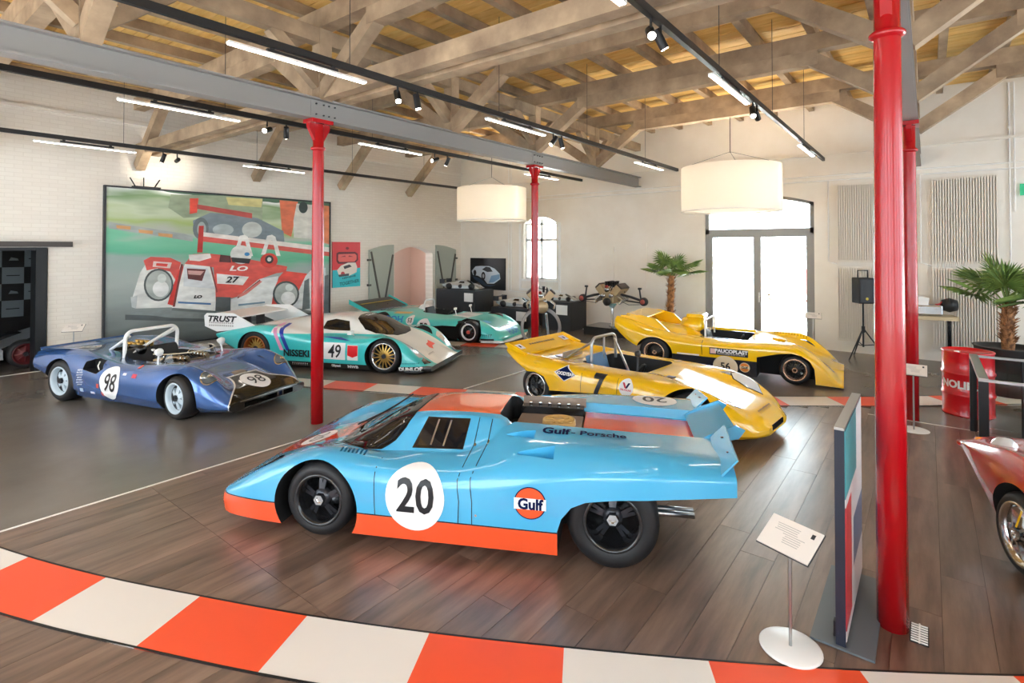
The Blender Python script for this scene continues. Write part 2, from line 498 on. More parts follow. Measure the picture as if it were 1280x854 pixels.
ibeam('trim_9', V0, 'grey steel girder above the glass railing side')
def column(u, v, label):
    e = empty('column', (u, v, 0), 0, label, 'column', 'red cast columns')
    e['kind'] = 'structure'
    r = 0.078
    MB().lathe([(0, 0), (r + 0.004, 0), (r + 0.002, 1.5), (r - 0.006, 3.55), (r - 0.006, 3.62)], 32).build('shaft', m_red, e)
    MB().lathe([(r - 0.008, 3.60), (r + 0.018, 3.615), (r + 0.02, 3.635), (r + 0.006, 3.65), (r - 0.008, 3.66), (r - 0.008, 3.95)], 32).build('collar', m_red, e)
    MB().bb(-0.16, 0.16, -0.11, 0.11, 3.955, 4.008).build('cap_plate', m_red, e, bevel=0.006)
    for sgn in (-1, 1):
        T = Matrix(((1, 0, 0, 0), (0, 0, 1, 0), (0, 1, 0, 0), (0, 0, 0, 1)))
        MB().prism([(sgn * 0.06, 3.72), (sgn * 0.155, 3.90), (sgn * 0.155, 3.957), (sgn * 0.06, 3.957)], -0.03, 0.03, T).build('bracket', m_red, e, fix=True)
    return e
for u, v, l in ((4.03, V0, 'round red column beside the upright picture panel and floor grate'), (4.03, V1, 'round red column standing just behind the light blue and orange car'),
                (9.0, V0, 'round red column behind the column with the floor grate, beside the white sign stand'), (9.0, V1, 'round red column rising in front of the engine on a ring stand')):
    column(u, v, l)

# ---- timber frames
def timber(name, a, b, w, h, parent=None):
    o = MB().beam(a, b, w, h).build(name, m_timber, parent); return o
ceil = tag(empty('ceiling'), kind='structure')
ub = MB().bb(0, 1, 0, 1, 0, 1).mesh('board', m_board)
u = U0; i = 0
while u < U_B + 0.3:
    for a, b in ((V_R, 3.3), (3.3, V_L + 0.3)):
        o = link('board', ub, ceil); o.location = (u + 0.005, a, H_C + 0.004 * (i % 2)); o.scale = (0.150, b - a, 0.02)
    u += 0.16; i += 1
v = V_R + 0.4
while v < V_L:
    o = link('joist', MB().beam((U0, v, H_C - 0.075), (U_B, v, H_C - 0.075), 0.11, 0.15).mesh('joist', m_timber), ceil); v += 0.77
tag(MB().bb(U0, U_B + 0.4, V_R, V_L + 0.35, H_C + 0.03, H_C + 0.12).build('roof_deck', m_steel, ceil))
fr_i = 0
for u in (-0.95, 1.55, 4.08, 6.55, 9.0, 11.5):
    fr = tag(empty('roof_truss', (u, 0, 0)), kind='structure')
    hb = H_C - 0.15
    timber('top_beam', (0, V_R, hb - 0.125), (0, V_L, hb - 0.125), 0.20, 0.25, fr)
    zc = hb - 0.25
    for a, b, za, zb in ((V_R, V0, 4.35, 4.35), (V0, V1, 4.35, 4.35), (V1, V_L, 4.35, 4.02)):
        d = 1.15; db = 1.15 if b != V_L else 1.3
        timber('collar_beam', (0, a + d - 0.08, zc - 0.1), (0, b - db + 0.08, zc - 0.1), 0.19, 0.21, fr)
        timber('strut', (0, a + 0.05, za), (0, a + d + 0.02, zc - 0.10), 0.17, 0.2, fr)
        timber('strut', (0, b - 0.05, zb), (0, b - db - 0.02, zc - 0.10), 0.17, 0.2, fr)
    for v in (V0, V1):
        timber('post', (0, v, 4.29), (0, v, zc), 0.18, 0.18, fr)
        for sgn in (-1, 1):
            timber('knee_brace', (sgn * 0.06, v, 4.48), (sgn * 0.72, v, zc - 0.18), 0.13, 0.15, fr)
    if u > 4 and u < 4.2 or u < 0:
        for du in (0.02, 0.30):
            timber('tie_beam', (du, V_R, 4.395), (du, V_L, 4.395), 0.16, 0.21, fr)
    elif u > 0 and u < 2:
        timber('tie_beam', (0.14, V_R, 4.395), (0.14, V0 + 0.1, 4.395), 0.16, 0.21, fr)
for v, n in ((V0, 'trim_10'), (V1, 'trim_11')):
    tag(MB().beam((U0, v, H_C - 0.5), (U_B, v, H_C - 0.5), 0.155, 0.2).build(n, m_timber), kind='structure')

# ---- glass door in the back wall
m_dfr = mat('grey_door_frame', '#8C8A86', 0.4)
def rect_bar(mb, a0, a1, z0, z1, t, u0, u1):
    mb.bb(u0, u1, a0, a0 + t, z0, z1); mb.bb(u0, u1, a1 - t, a1, z0, z1); mb.bb(u0, u1, a0 + t, a1 - t, z0, z0 + t); mb.bb(u0, u1, a0 + t, a1 - t, z1 - t, z1)
door = tag(empty('door_1', (0, 0, 0)), kind='structure')
mb = MB(); u0, u1 = U_B + 0.05, U_B + 0.15
mb.bb(u0, u1, DR0, DR0 + 0.09, 0, DRH); mb.bb(u0, u1, DR1 - 0.09, DR1, 0, DRH); mb.bb(u0, u1, DR0, DR1, 2.66, 2.78)
n = 12
for i in range(n):
    f = lambda t: (u0 + 0.05, DR0 + (DR1 - DR0) * t, DRH - 0.08 + 0.22 * (1 - (2*t - 1) ** 2))
    mb.beam(f(i / n), f((i + 1) / n), 0.1, 0.09)
mb.build('door_frame', m_dfr, door)
mid = (DR0 + DR1) / 2
for k, (a, b) in enumerate(((DR0 + 0.09, mid), (mid, DR1 - 0.09))):
    lf = MB(); rect_bar(lf, a, b, 0.01, 2.66, 0.085, u0 + 0.01, u1 - 0.01); lo = lf.build('door_leaf', m_dfr, door)
    MB().bb(u0 + 0.04, u0 + 0.05, a + 0.07, b - 0.07, 0.09, 2.58).build('pane', m_glass, lo)
    if k == 0:
        h = MB().bb(u0 - 0.012, u0 + 0.012, b - 0.06, b - 0.025, 0.98, 1.22).tube([(u0 - 0.01, b - 0.045, 1.1), (u0 - 0.06, b - 0.045, 1.1), (u0 - 0.06, b - 0.17, 1.1)], 0.01)
        h.build('door_handle', m_alu, lo)
mb = MB(); arch = [(DR0 + 0.05 + (DR1 - DR0 - 0.1) * i / n, DRH - 0.1 + 0.2 * (1 - (2*i/n - 1) ** 2)) for i in range(n + 1)]
T = Matrix(((0, 0, 1, 0), (1, 0, 0, 0), (0, 1, 0, 0), (0, 0, 0, 1)))
mb.prism([(DR1 - 0.05, 2.76), (DR0 + 0.05, 2.76)] + arch, u0 + 0.04, u0 + 0.05, T); mb.build('pane', m_glass, door, fix=True)
# arched window
win = tag(empty('window_1'), kind='structure')
mb = MB(); rect_bar(mb, WN0, WN1, WNB, WNT, 0.05, U_B + 0.12, U_B + 0.2); wm = (WN0 + WN1) / 2
mb.bb(U_B + 0.12, U_B + 0.2, wm - 0.04, wm + 0.04, WNB, WNT + 0.15); mb.bb(U_B + 0.12, U_B + 0.2, WN0, WN1, 2.52, 2.61)
mb.build('window_frame', m_white, win)
MB().bb(U_B + 0.15, U_B + 0.16, WN0 + 0.04, wm - 0.03, WNB + 0.04, 2.53).build('pane', m_glass, win)
MB().bb(U_B + 0.15, U_B + 0.16, wm + 0.03, WN1 - 0.04, WNB + 0.04, 2.53).build('pane', m_glass, win)
ar = [(WN0 + (WN1 - WN0) * i / n, WNT - 0.02 + 0.2 * (1 - (2*i/n - 1) ** 2)) for i in range(n + 1)]
MB().prism([(WN1, 2.6), (WN0, 2.6)] + ar, U_B + 0.15, U_B + 0.16, T).build('pane', m_glass, win, fix=True)
MB().bb(U_B - 0.06, U_B + 0.12, WN0 - 0.1, WN1 + 0.1, WNB - 0.06, WNB).build('window_sill', m_white, win)
rim = MB(); rim.bb(U_B - 0.02, U_B, WN0 - 0.18, WN0 - 0.1, 1.0, WNT); rim.bb(U_B - 0.02, U_B, WN1 + 0.1, WN1 + 0.18, 1.0, WNT); rim.bb(U_B - 0.02, U_B, WN0 - 0.18, WN1 + 0.18, 0.92, 1.0)
rim.build('window_surround', m_white, win)
# outside: pale forecourt, house front with a stair, bare tree, bushes/cars far off
m_out = mat('forecourt', '#E6E4E0', 0.9)
tag(MB().bb(U_B + 0.3, 60, -30, 40, -0.12, -0.02).build('ground_outside', m_out), kind='structure')
# ================================================================== car tools
def pchip(xs, ys):
    """monotone cubic through (xs, ys), xs ascending -> function"""
    xs = np.asarray(xs, float); ys = np.asarray(ys, float); n = len(xs)
    if n == 1: return lambda q: np.full_like(np.asarray(q, float), ys[0])
    h = np.diff(xs); h[h == 0] = 1e-9; d = np.diff(ys) / h
    m = np.zeros(n)
    if n == 2: m[:] = d[0]
    else:
        for i in range(1, n - 1):
            if d[i-1] * d[i] > 0:
                w1 = 2*h[i] + h[i-1]; w2 = h[i] + 2*h[i-1]
                m[i] = (w1 + w2) / (w1 / d[i-1] + w2 / d[i])
        for e, i0, i1 in ((0, 0, 1), (n-1, n-2, n-3)):
            h0, h1 = h[i0], h[min(i1, n-2)] if i1 < n - 1 else h[i0]
            d0, d1 = (d[0], d[1]) if e == 0 else (d[-1], d[-2])
            g = ((2*h0 + h1) * d0 - h0 * d1) / (h0 + h1)
            if g * d0 <= 0: g = 0
            elif d0 * d1 <= 0 and abs(g) > 3 * abs(d0): g = 3 * d0
            m[e] = g
    def f(q):
        q = np.clip(np.asarray(q, float), xs[0], xs[-1])
        k = np.clip(np.searchsorted(xs, q, side='right') - 1, 0, n - 2)
        t = (q - xs[k]) / h[k]
        return ((1 + 2*t) * (1-t)**2 * ys[k] + t * (1-t)**2 * h[k] * m[k] + t*t * (3 - 2*t) * ys[k+1] + t*t * (t - 1) * h[k] * m[k+1])
    return f

def loft_half(lines, step=0.045, nsub=5, sharp=()):
    """lines: from centre line to sill, each [(x,y,z)..]; returns verts, faces of the closed shell"""
    allx = sorted({round(p[0], 4) for L in lines for p in L})
    x0, x1 = allx[0], allx[-1]
    xs = set(allx); n = int((x1 - x0) / step)
    for i in range(n + 1): xs.add(round(x0 + (x1 - x0) * i / n, 4))
    xs = sorted(xs)
    keep = [xs[0]]
    for x in xs[1:]:
        if x - keep[-1] > 0.012: keep.append(x)
    keep[-1] = xs[-1]; xs = np.array(keep)
    fy, fz = [], []
    for L in lines:
        L = sorted(L); fy.append(pchip([p[0] for p in L], [p[1] for p in L])(xs)); fz.append(pchip([p[0] for p in L], [p[2] for p in L])(xs))
    Y = np.array(fy).T; Zz = np.array(fz).T; K = len(lines)
    rows = []
    br = sorted(set([0] + [s for s in sharp] + [K - 1]))
    for r in range(len(xs)):
        half = []
        # the centre chain is mirrored so the section is smooth across y = 0
        for ci, (a, b) in enumerate(zip(br, br[1:])):
            idx = list(range(a, b + 1)); yy = list(Y[r, idx]); zz = list(Zz[r, idx])
            mir = ci == 0 and abs(yy[0]) < 1e-6
            if mir:
                yy = [-q for q in yy[:0:-1]] + yy; zz = zz[:0:-1] + zz
            pts = np.array([yy, zz]).T
            t = np.concatenate([[0], np.cumsum(np.sqrt(np.maximum((np.diff(pts, axis=0) ** 2).sum(1), 1e-10)))])
            f1, f2 = pchip(t, pts[:, 0]), pchip(t, pts[:, 1])
            base = len(idx) - 1 if mir else 0
            q = []
            for i in range(len(idx) - 1):
                for k in range(nsub): q.append(t[base + i] + (t[base + i + 1] - t[base + i]) * k / nsub)
            if b == K - 1: q.append(t[-1])
            q = np.array(q); half += list(zip(f1(q), f2(q)))
        rows.append(half)
    m = len(rows[0]); verts = []; 
    full = []
    for r, half in enumerate(rows):
        ids = []
        for y, z in reversed(half[1:]): ids.append(len(verts)); verts.append((xs[r], -y, z))
        for y, z in half: ids.append(len(verts)); verts.append((xs[r], y, z))
        full.append(ids)
    faces = []; W_ = len(full[0])
    for r in range(len(xs) - 1):
        for k in range(W_ - 1): faces.append((full[r][k], full[r][k+1], full[r+1][k+1], full[r+1][k]))
        faces.append((full[r][W_-1], full[r][0], full[r+1][0], full[r+1][W_-1]))
    faces.append(tuple(full[0])[::-1]); faces.append(tuple(full[-1]))
    return verts, faces

def solid_obj(name, verts, faces):
    me = bpy.data.meshes.new(name); me.from_pydata(verts, [], faces)
    bm = bmesh.new(); bm.from_mesh(me)
    bmesh.ops.remove_doubles(bm, verts=bm.verts, dist=1e-5)
    bmesh.ops.recalc_face_normals(bm, faces=bm.faces)
    bm.to_mesh(me); bm.free()
    o = bpy.data.objects.new(name, me); C.objects.link(o)
    return o

def cut(o, cutters, op='DIFFERENCE'):
    """boolean with meshes (MB); cut walls take the cutter's material slot 1"""
    for mb in cutters:
        me = bpy.data.meshes.new('cut'); me.from_pydata(mb.v, [], mb.f)
        bm = bmesh.new(); bm.from_mesh(me); bmesh.ops.remove_doubles(bm, verts=bm.verts, dist=1e-6)
        bmesh.ops.recalc_face_normals(bm, faces=bm.faces); bm.to_mesh(me); bm.free()
        for m in o.data.materials: me.materials.append(m)
        si = getattr(mb, 'slot', 1)
        for p in me.polygons: p.material_index = si
        co = bpy.data.objects.new('cut', me); C.objects.link(co)
        md = o.modifiers.new('b', 'BOOLEAN'); md.operation = op; md.solver = 'EXACT'; md.object = co
        try: md.material_mode = 'INDEX'
        except Exception: pass
        dg = bpy.context.evaluated_depsgraph_get(); dg.update()
        nm = bpy.data.meshes.new_from_object(o.evaluated_get(dg))
        o.modifiers.clear(); old = o.data; o.data = nm; bpy.data.meshes.remove(old)
        bpy.data.objects.remove(co); bpy.data.meshes.remove(me)

def cyl_y(x, z, r, y0, y1, n=48):
    mb = MB()
    a = [(x + r*math.cos(2*PI*k/n), y0, z + r*math.sin(2*PI*k/n)) for k in range(n)]
    b = [(p[0], y1, p[2]) for p in a]
    mb.add(a + b, [tuple(range(n)), tuple(range(n, 2*n))[::-1]] + [(k, (k+1) % n, n + (k+1) % n, n + k) for k in range(n)])
    return mb

def poly_cut(poly, z0, z1, slot=1, y_scale=None):
    """vertical prism cutter from a plan polygon (x,y)"""
    mb = MB(); mb.prism(poly, z0, z1); mb.slot = slot; return mb

def side_cut(poly, y0, y1, slot=1):
    """prism cutter from a side-view polygon (x,z), spanning y0..y1"""
    T = Matrix(((1, 0, 0, 0), (0, 0, 1, 0), (0, 1, 0, 0), (0, 0, 0, 1)))
    mb = MB(); mb.prism(poly, y0, y1, T); mb.slot = slot; return mb

def rounded(x0, x1, y0, y1, r, n=5):
    out = []
    for cx, cy, a0 in ((x1 - r, y1 - r, 0), (x0 + r, y1 - r, 90), (x0 + r, y0 + r, 180), (x1 - r, y0 + r, 270)):
        for k in range(n + 1):
            a = R(a0 + 90 * k / n); out.append((cx + r * math.cos(a), cy + r * math.sin(a)))
    return out

class Car:
    def __init__(s, name, loc, heading, label, mats, group=None):
        s.e = empty(name, (loc[0], loc[1], loc[2] if len(loc) > 2 else 0), R(heading), label, 'race car', group)
        s.mats = mats
    def body(s, lines, cutters=(), sharp=(), step=0.045, nsub=5, name='body', angle=38):
        v, f = loft_half(lines, step, nsub, sharp)
        o = solid_obj(name, v, f)
        for m in s.mats: o.data.materials.append(m)
        s.raw = BVHTree.FromPolygons([Vector(q) for q in v], f)
        cut(o, cutters)
        me = o.data
        for p in me.polygons: p.use_smooth = True
        try: me.set_sharp_from_angle(angle=R(angle))
        except Exception: pass
        me.name = name; o.name = name; o.parent = s.e
        s.b = o; return o
    def decal(s, name, me, m, at, side='L', rot=0.0, off=0.004, maxlen=0.04, parent=None, tilt=0.0):
        """drape a flat xy mesh over the body: side L/R look along y, T looks down, F looks back"""
        bm = bmesh.new(); bm.from_mesh(me)
        bmesh.ops.triangulate(bm, faces=bm.faces)
        for _ in range(6):
            ed = [e for e in bm.edges if e.calc_length() > maxlen]
            if not ed: break
            bmesh.ops.subdivide_edges(bm, edges=ed, cuts=1)
            bmesh.ops.triangulate(bm, faces=[f for f in bm.faces if len(f.verts) > 3])
        cr, sr_ = math.cos(rot), math.sin(rot)
        bad = []
        if tilt and side in 'LR':
            sg = 1 if side == 'L' else -1; t_ = R(tilt)
            h0 = s.raw.ray_cast(Vector((at[0], 3 * sg, at[1])), Vector((0, -sg, 0)))[0]
            nn = Vector((0, sg * math.cos(t_), math.sin(t_))); uu = Vector((0, -sg * math.sin(t_), math.cos(t_))); rr = Vector((-sg, 0, 0))
        for v in bm.verts:
            a, b = v.co.x * cr - v.co.y * sr_, v.co.x * sr_ + v.co.y * cr
            if tilt and side in 'LR': o_, d_ = h0 + rr * a + uu * b + nn * 1.5, -nn
            elif side == 'L': o_, d_ = Vector((at[0] - a, 3, at[1] + b)), Vector((0, -1, 0))
            elif side == 'R': o_, d_ = Vector((at[0] + a, -3, at[1] + b)), Vector((0, 1, 0))
            elif side == 'T': o_, d_ = Vector((at[0] + b, at[1] - a, 3)), Vector((0, 0, -1))
            elif side == 'F': o_, d_ = Vector((4, at[0] + a, at[1] + b)), Vector((-1, 0, 0))
            elif side == 'B': o_, d_ = Vector((-4, at[0] - a, at[1] + b)), Vector((1, 0, 0))
            h = s.raw.ray_cast(o_, d_)
            if h[0] is None: bad.append(v); continue
            n = h[1]
            if n.dot(d_) > 0: n = -n
            v.co = h[0] + n * off
        if bad: bmesh.ops.delete(bm, geom=bad, context='VERTS')
        bmesh.ops.recalc_face_normals(bm, faces=bm.faces)
        for f in bm.faces:
            f.smooth = True
        out = bpy.data.meshes.new(name); bm.to_mesh(out); bm.free()
        o = link(name, out, parent or s.e, m)
        return o
    def text(s, name, txt, size, m, at, side='L', rot=0.0, off=0.006, tilt=0.0, **kw):
        me = text_mesh(txt, size, **kw); return s.decal(name, me, m, at, side, rot, off, tilt=tilt)
    def disc(s, name, r, m, at, side='L', off=0.004, ry=None, rot=0.0, tilt=0.0):
        return s.decal(name, disc_mesh(r, ry), m, at, side, rot, off, tilt=tilt)
    def poly(s, name, pts, m, side='L', off=0.004, maxlen=0.04):
        """pts in car x/z (side L,R), x/y (T) or y/z (F)"""
        if side == 'L': q = [(-x, z) for x, z in pts]
        elif side == 'R': q = [(x, z) for x, z in pts]
        elif side == 'T': q = [(-y, x) for x, y in pts]
        else: q = list(pts)
        return s.decal(name, poly_mesh(q), m, (0, 0), side, 0, off, maxlen)
    def mesh(s, name, mb, m, parent=None, fix=True, bevel=0.0):
        return mb.build(name, m, parent or s.e, fix=fix, bevel=bevel)

def disc_mesh(r, ry=None, n=40):
    ry = ry or r; mb = MB(); vs = [(0, 0, 0)]; fs = []
    for j in range(1, 6):
        for k in range(n): vs.append((r*j/5*math.cos(2*PI*k/n), ry*j/5*math.sin(2*PI*k/n), 0))
    for k in range(n):
        k2 = (k + 1) % n; fs.append((0, 1 + k, 1 + k2))
        for j in range(4): fs.append((1 + j*n + k, 1 + (j+1)*n + k, 1 + (j+1)*n + k2, 1 + j*n + k2))
    mb.add(vs, fs); return mb.mesh('disc')

def poly_mesh(pts):
    bm = bmesh.new(); vs = [bm.verts.new((x, y, 0)) for x, y in pts]
    bm.faces.new(vs); bmesh.ops.triangulate(bm, faces=bm.faces)
    me = bpy.data.meshes.new('poly'); bm.to_mesh(me); bm.free(); return me

m_blackpaint = mat('black_gloss', '#0E0E10', 0.25, coat=0.6)
m_wglass = mat('shaded_inside_glass', '#15161A', 0.03, spec=0.8)  # opaque; dark colour stands in for the shaded interior behind clear glass
m_numb = mat('number_black', '#141418', 0.4)
m_numw = mat('number_white', '#F4F2F0', 0.35)
m_inner = mat('wheel_well', '#0B0B0C', 0.8)
m_gold = mat('gold_wheel', '#C9A052', 0.3, metal=0.7)
m_silver = mat('silver_wheel', '#C7CDD4', 0.25, metal=0.6)
m_lip = mat('polished_lip', '#DADADA', 0.12, metal=1)
m_bwheel = mat('black_wheel', '#1A1A1C', 0.25, coat=0.5)
m_lens = mat('lamp_lens', '#DDE4E8', 0.05, spec=0.9, metal=0.3)

def wheel_meshes(key, Rt, Wd, Rr, rim, spoke, lip, style, hub, recess=0.06):
    """meshes centred on the hub, outer face to +y"""
    h = Wd / 2; n = 40
    ty = MB().lathe([(Rr - 0.01, h - 0.02), (Rr + 0.008, h - 0.004), (Rr + (Rt - Rr) * 0.45, h + 0.004), (Rt - 0.03, h - 0.008), (Rt - 0.006, h - 0.032), (Rt, h - 0.055), (Rt, -h + 0.055), (Rt - 0.006, -h + 0.032), (Rt - 0.03, -h + 0.008), (Rr + 0.02, -h), (Rr - 0.01, -h + 0.02)], n, axis='y').mesh('tyre_' + key, m_rubber)
    rm = MB(); rm.cur = 0
    rm.lathe([(Rr + 0.012, h - 0.006), (Rr + 0.006, h + 0.004), (Rr - 0.012, h - 0.002), (Rr - 0.02, h - 0.03), (Rr - 0.03, h - recess - 0.02)], n, axis='y')
    rm.cur = 1
    rm.lathe([(Rr - 0.03, h - recess - 0.02), (Rr - 0.045, h - recess - 0.05), (Rr - 0.06, -h + 0.02), (0, -h + 0.02)], n, axis='y')
    rm = rm.mesh('rim_' + key, lip, rim)
    sp = MB(); yf = h - recess
    def arm(a, w0, w1, r0, r1, yy, th):
        d = Vector((math.cos(a), 0, math.sin(a))); t = Vector((-math.sin(a), 0, math.cos(a)))
        vs = []
        for r_, w_, y_ in ((r0, w0, yy + 0.02), (r1, w1, yy - 0.02)):
            for i in (-1, 1):
                for j in (0, 1): vs.append(d * r_ + t * (i * w_ / 2) + Vector((0, y_ - j * th, 0)))
        return vs, [(0, 1, 3, 2), (4, 6, 7, 5), (0, 4, 5, 1), (2, 3, 7, 6), (0, 2, 6, 4), (1, 5, 7, 3)]
    re = Rr - 0.025
    if style == 'five':
        for k in range(5):
            for dd in (-0.13, 0.13): sp.add(*arm(PI/2 + 2*PI*k/5 + dd, 0.03, 0.026, 0.03, re, yf - 0.015, 0.03))
        sp.lathe([(0, yf + 0.005), (0.07, yf + 0.005), (0.075, yf - 0.04)], 24, axis='y')
    elif style == 'six':
        for k in range(6): sp.add(*arm(PI/2 + 2*PI*k/6, 0.06, 0.075, 0.03, re, yf - 0.01, 0.035))
        sp.lathe([(0, yf + 0.012), (0.05, yf + 0.012), (0.06, yf - 0.04)], 24, axis='y')
    elif style == 'mesh':
        for k in range(16):
            for dd in (-0.2, 0.2):
                a0 = 2*PI*k/16; p = Vector((0.06*math.cos(a0), yf + 0.01, 0.06*math.sin(a0))); q = Vector((re*math.cos(a0 + dd), yf - 0.015, re*math.sin(a0 + dd)))
                sp.beam(p, q, 0.012, 0.02, up=(0, 1, 0))
        sp.lathe([(0, yf + 0.018), (0.06, yf + 0.018), (0.066, yf - 0.03)], 24, axis='y')
    elif style == 'disc':
        sp.lathe([(0, yf + 0.0), (0.07, yf), (0.12, yf - 0.02), (re, yf - 0.01)], n, axis='y')
        for k in range(8): sp.add(*arm(2*PI*k/8, 0.02, 0.02, 0.05, re, yf + 0.01, 0.03))
    elif style == 'wire':
        for k in range(20):
            for dd in (-0.32, 0.32):
                a0 = 2*PI*k/20; p = Vector((0.05*math.cos(a0), yf + 0.02, 0.05*math.sin(a0))); q = Vector((re*math.cos(a0 + dd), yf - 0.02, re*math.sin(a0 + dd)))
                sp.beam(p, q, 0.007, 0.007, up=(0, 1, 0))
        sp.lathe([(0, yf + 0.03), (0.05, yf + 0.03), (0.05, yf - 0.05)], 20, axis='y')
    spm = sp.mesh('spokes_' + key, spoke)
    hb = MB().lathe([(0.0, yf + 0.03), (0.022, yf + 0.03), (0.026, yf + 0.045), (0.042, yf + 0.045), (0.046, yf), (0.046, yf - 0.01)], 6 if style in ('five', 'six') else 20, axis='y', smooth=False).mesh('hub_' + key, hub)
    return ty, rm, spm, hb

def put_wheels(car, key_f, key_r, xf, xr, yf, yr, zf, zr, sets, steer=0.0):
    for x, yy, z, key, st in ((xf, yf, zf, key_f, steer), (xr, yr, zr, key_r, 0)):
        for sgn in (1, -1):
            ty, rm, spm, hb = sets[key]
            w = link('wheel', rm, car.e); w.location = (x, sgn * yy, z); w.rotation_euler = (0, 0, (0 if sgn > 0 else PI) + st)
            link('tyre', ty, w); link('spokes', spm, w); link('hub_nut', hb, w)
# ================================================================== light blue and orange car, number 20
def car_917():
    BL, OR = '#46ACD9', '#F0562A'
    def lay(X, Y, Z):
        ay = Y.abs()
        st = (ay < 0.30) & (Z > 0.5) & (X < 0.9)
        hood = (ay < 0.22) & (X > 0.9) & (Z > 0.3)
        low = Z < 0.255
        edge = btw(Z, 0.252, 0.262)
        return [(st, OR), (hood, OR), (low, OR), (edge, '#1C2430')]
    paint = paint_layers('blue_orange_paint', BL, lay, rough=0.25)
    c = Car('race_car', (3.774, 3.236, 0.012), 116.99, 'light blue and orange closed race car with number 20 roundel on its door', [paint, m_inner, mat('engine_bay', '#6E5F54', 0.5)])
    L = []
    def ln(*p): L.append(list(p))
    # centre line
    ln((2.12, 0, .24), (2.05, 0, .30), (1.9, 0, .36), (1.6, 0, .46), (1.3, 0, .55), (1.15, 0, .595), (.95, 0, .70), (.75, 0, .80), (.6, 0, .848), (.4, 0, .87), (.1, 0, .876), (-.18, 0, .87), (-.26, 0, .85), (-.34, 0, .76), (-.9, 0, .745), (-1.98, 0, .71))
    ln((2.12, .27, .24), (2.05, .28, .30), (1.9, .28, .36), (1.6, .28, .46), (1.3, .28, .55), (1.15, .29, .59), (.95, .30, .68), (.75, .29, .785), (.6, .28, .838), (.4, .28, .864), (.1, .28, .872), (-.18, .28, .866), (-.26, .27, .848), (-.34, .25, .76), (-.9, .25, .745), (-1.98, .25, .71))
    ln((2.12, .45, .24), (2.05, .46, .30), (1.9, .46, .36), (1.6, .46, .475), (1.3, .46, .57), (1.15, .48, .59), (.95, .49, .625), (.75, .47, .705), (.6, .43, .785), (.4, .395, .84), (.1, .385, .86), (-.18, .39, .855), (-.26, .365, .84), (-.34, .335, .76), (-.9, .335, .745), (-1.98, .335, .71))
    ln((2.12, .58, .24), (2.05, .58, .30), (1.9, .58, .365), (1.6, .58, .53), (1.3, .60, .61), (1.15, .62, .615), (.95, .62, .605), (.75, .625, .61), (.6, .63, .62), (.4, .635, .635), (.1, .64, .65), (-.18, .58, .74), (-.26, .48, .805), (-.34, .37, .83), (-.9, .365, .815), (-1.5, .365, .80), (-1.98, .365, .79))
    ln((2.12, .66, .24), (2.05, .69, .29), (1.85, .74, .40), (1.6, .76, .53), (1.35, .77, .615), (1.15, .77, .65), (.95, .77, .645), (.75, .78, .625), (.4, .79, .615), (.1, .79, .63), (-.18, .78, .68), (-.5, .74, .765), (-.9, .70, .80), (-1.2, .70, .805), (-1.6, .70, .80), (-1.98, .72, .785))
    ln((2.12, .70, .24), (2.06, .79, .275), (1.98, .82, .31), (1.8, .86, .40), (1.5, .90, .53), (1.3, .91, .585), (1.15, .915, .605), (.95, .915, .60), (.6, .925, .58), (.2, .93, .575), (-.2, .935, .615), (-.6, .94, .665), (-1.0, .945, .705), (-1.4, .945, .725), (-1.98, .94, .735))
    ln((2.12, .74, .215), (2.05, .85, .24), (1.9, .90, .30), (1.7, .93, .37), (1.5, .945, .44), (1.3, .955, .50), (1.15, .96, .52), (.6, .975, .48), (-.2, .985, .50), (-.6, .985, .585), (-1.0, .985, .65), (-1.4, .985, .68), (-1.98, .965, .70))
    ln((2.12, .745, .18), (2.05, .86, .19), (1.9, .905, .22), (1.7, .935, .245), (1.5, .95, .25), (1.15, .97, .255), (.6, .985, .255), (-.2, .988, .255), (-.85, .988, .255), (-1.05, .988, .505), (-1.4, .985, .545), (-1.98, .965, .605))
    ln((2.12, .73, .115), (2.05, .84, .10), (1.9, .885, .09), (1.5, .93, .088), (.6, .96, .085), (-.78, .96, .085), (-.95, .965, .40), (-1.05, .965, .50), (-1.4, .965, .54), (-1.98, .955, .60))
    cuts = [side_cut([(1.15 + .365 * math.cos(R(t)), .265 + .345 * math.sin(R(t))) for t in range(0, 360, 8)], s * .60, s * 1.3) for s in (1, -1)]
    cuts += [side_cut([(-.76, -.2), (-.76, .27), (-.79, .36), (-.86, .445), (-.96, .492), (-1.1, .515), (-1.6, .50), (-1.6, -.2)], s * .50, s * 1.3) for s in (1, -1)]
    cuts += [cyl_y(-1.15, .33, .36, s * .50, s * .958) for s in (1, -1)]
    bay = poly_cut(rounded(-.90, -.27, -.31, .31, .02), .60, 1.2, 2); cuts.append(bay)
    slot = poly_cut(rounded(-.36, -.19, -.32, .32, .06), .64, 1.2, 1); cuts.append(slot)
    # scoops behind the doors
    for s in (1, -1):
        for (xx, yy, zz) in ((-.42, .575, .792), (-.60, .80, .722)):
            T = Matrix.Translation((xx, s * yy, zz))
            mb = MB(); mb.add([T @ Vector(q) for q in ((.16, -.012*s, .10), (-.12, -.075*s, .10), (-.12, .075*s, .10), (.16, .012*s, .10), (.16, -.012*s, .0), (-.12, -.065*s, -.04), (-.12, .065*s, -.04), (.16, .012*s, .0))], [(0, 1, 2, 3), (4, 7, 6, 5), (0, 4, 5, 1), (1, 5, 6, 2), (2, 6, 7, 3), (3, 7, 4, 0)])
            mb.slot = 0; cuts.append(mb)
    lv = MB(); lv.slot = 0
    for s in (1, -1):
        for k in range(7):
            x = 1.06 - k * .034
            lv.prism([(x, s*.68), (x - .017, s*.68), (x - .047, s*.80), (x - .03, s*.80)], .59, .80)
    cuts.append(lv)
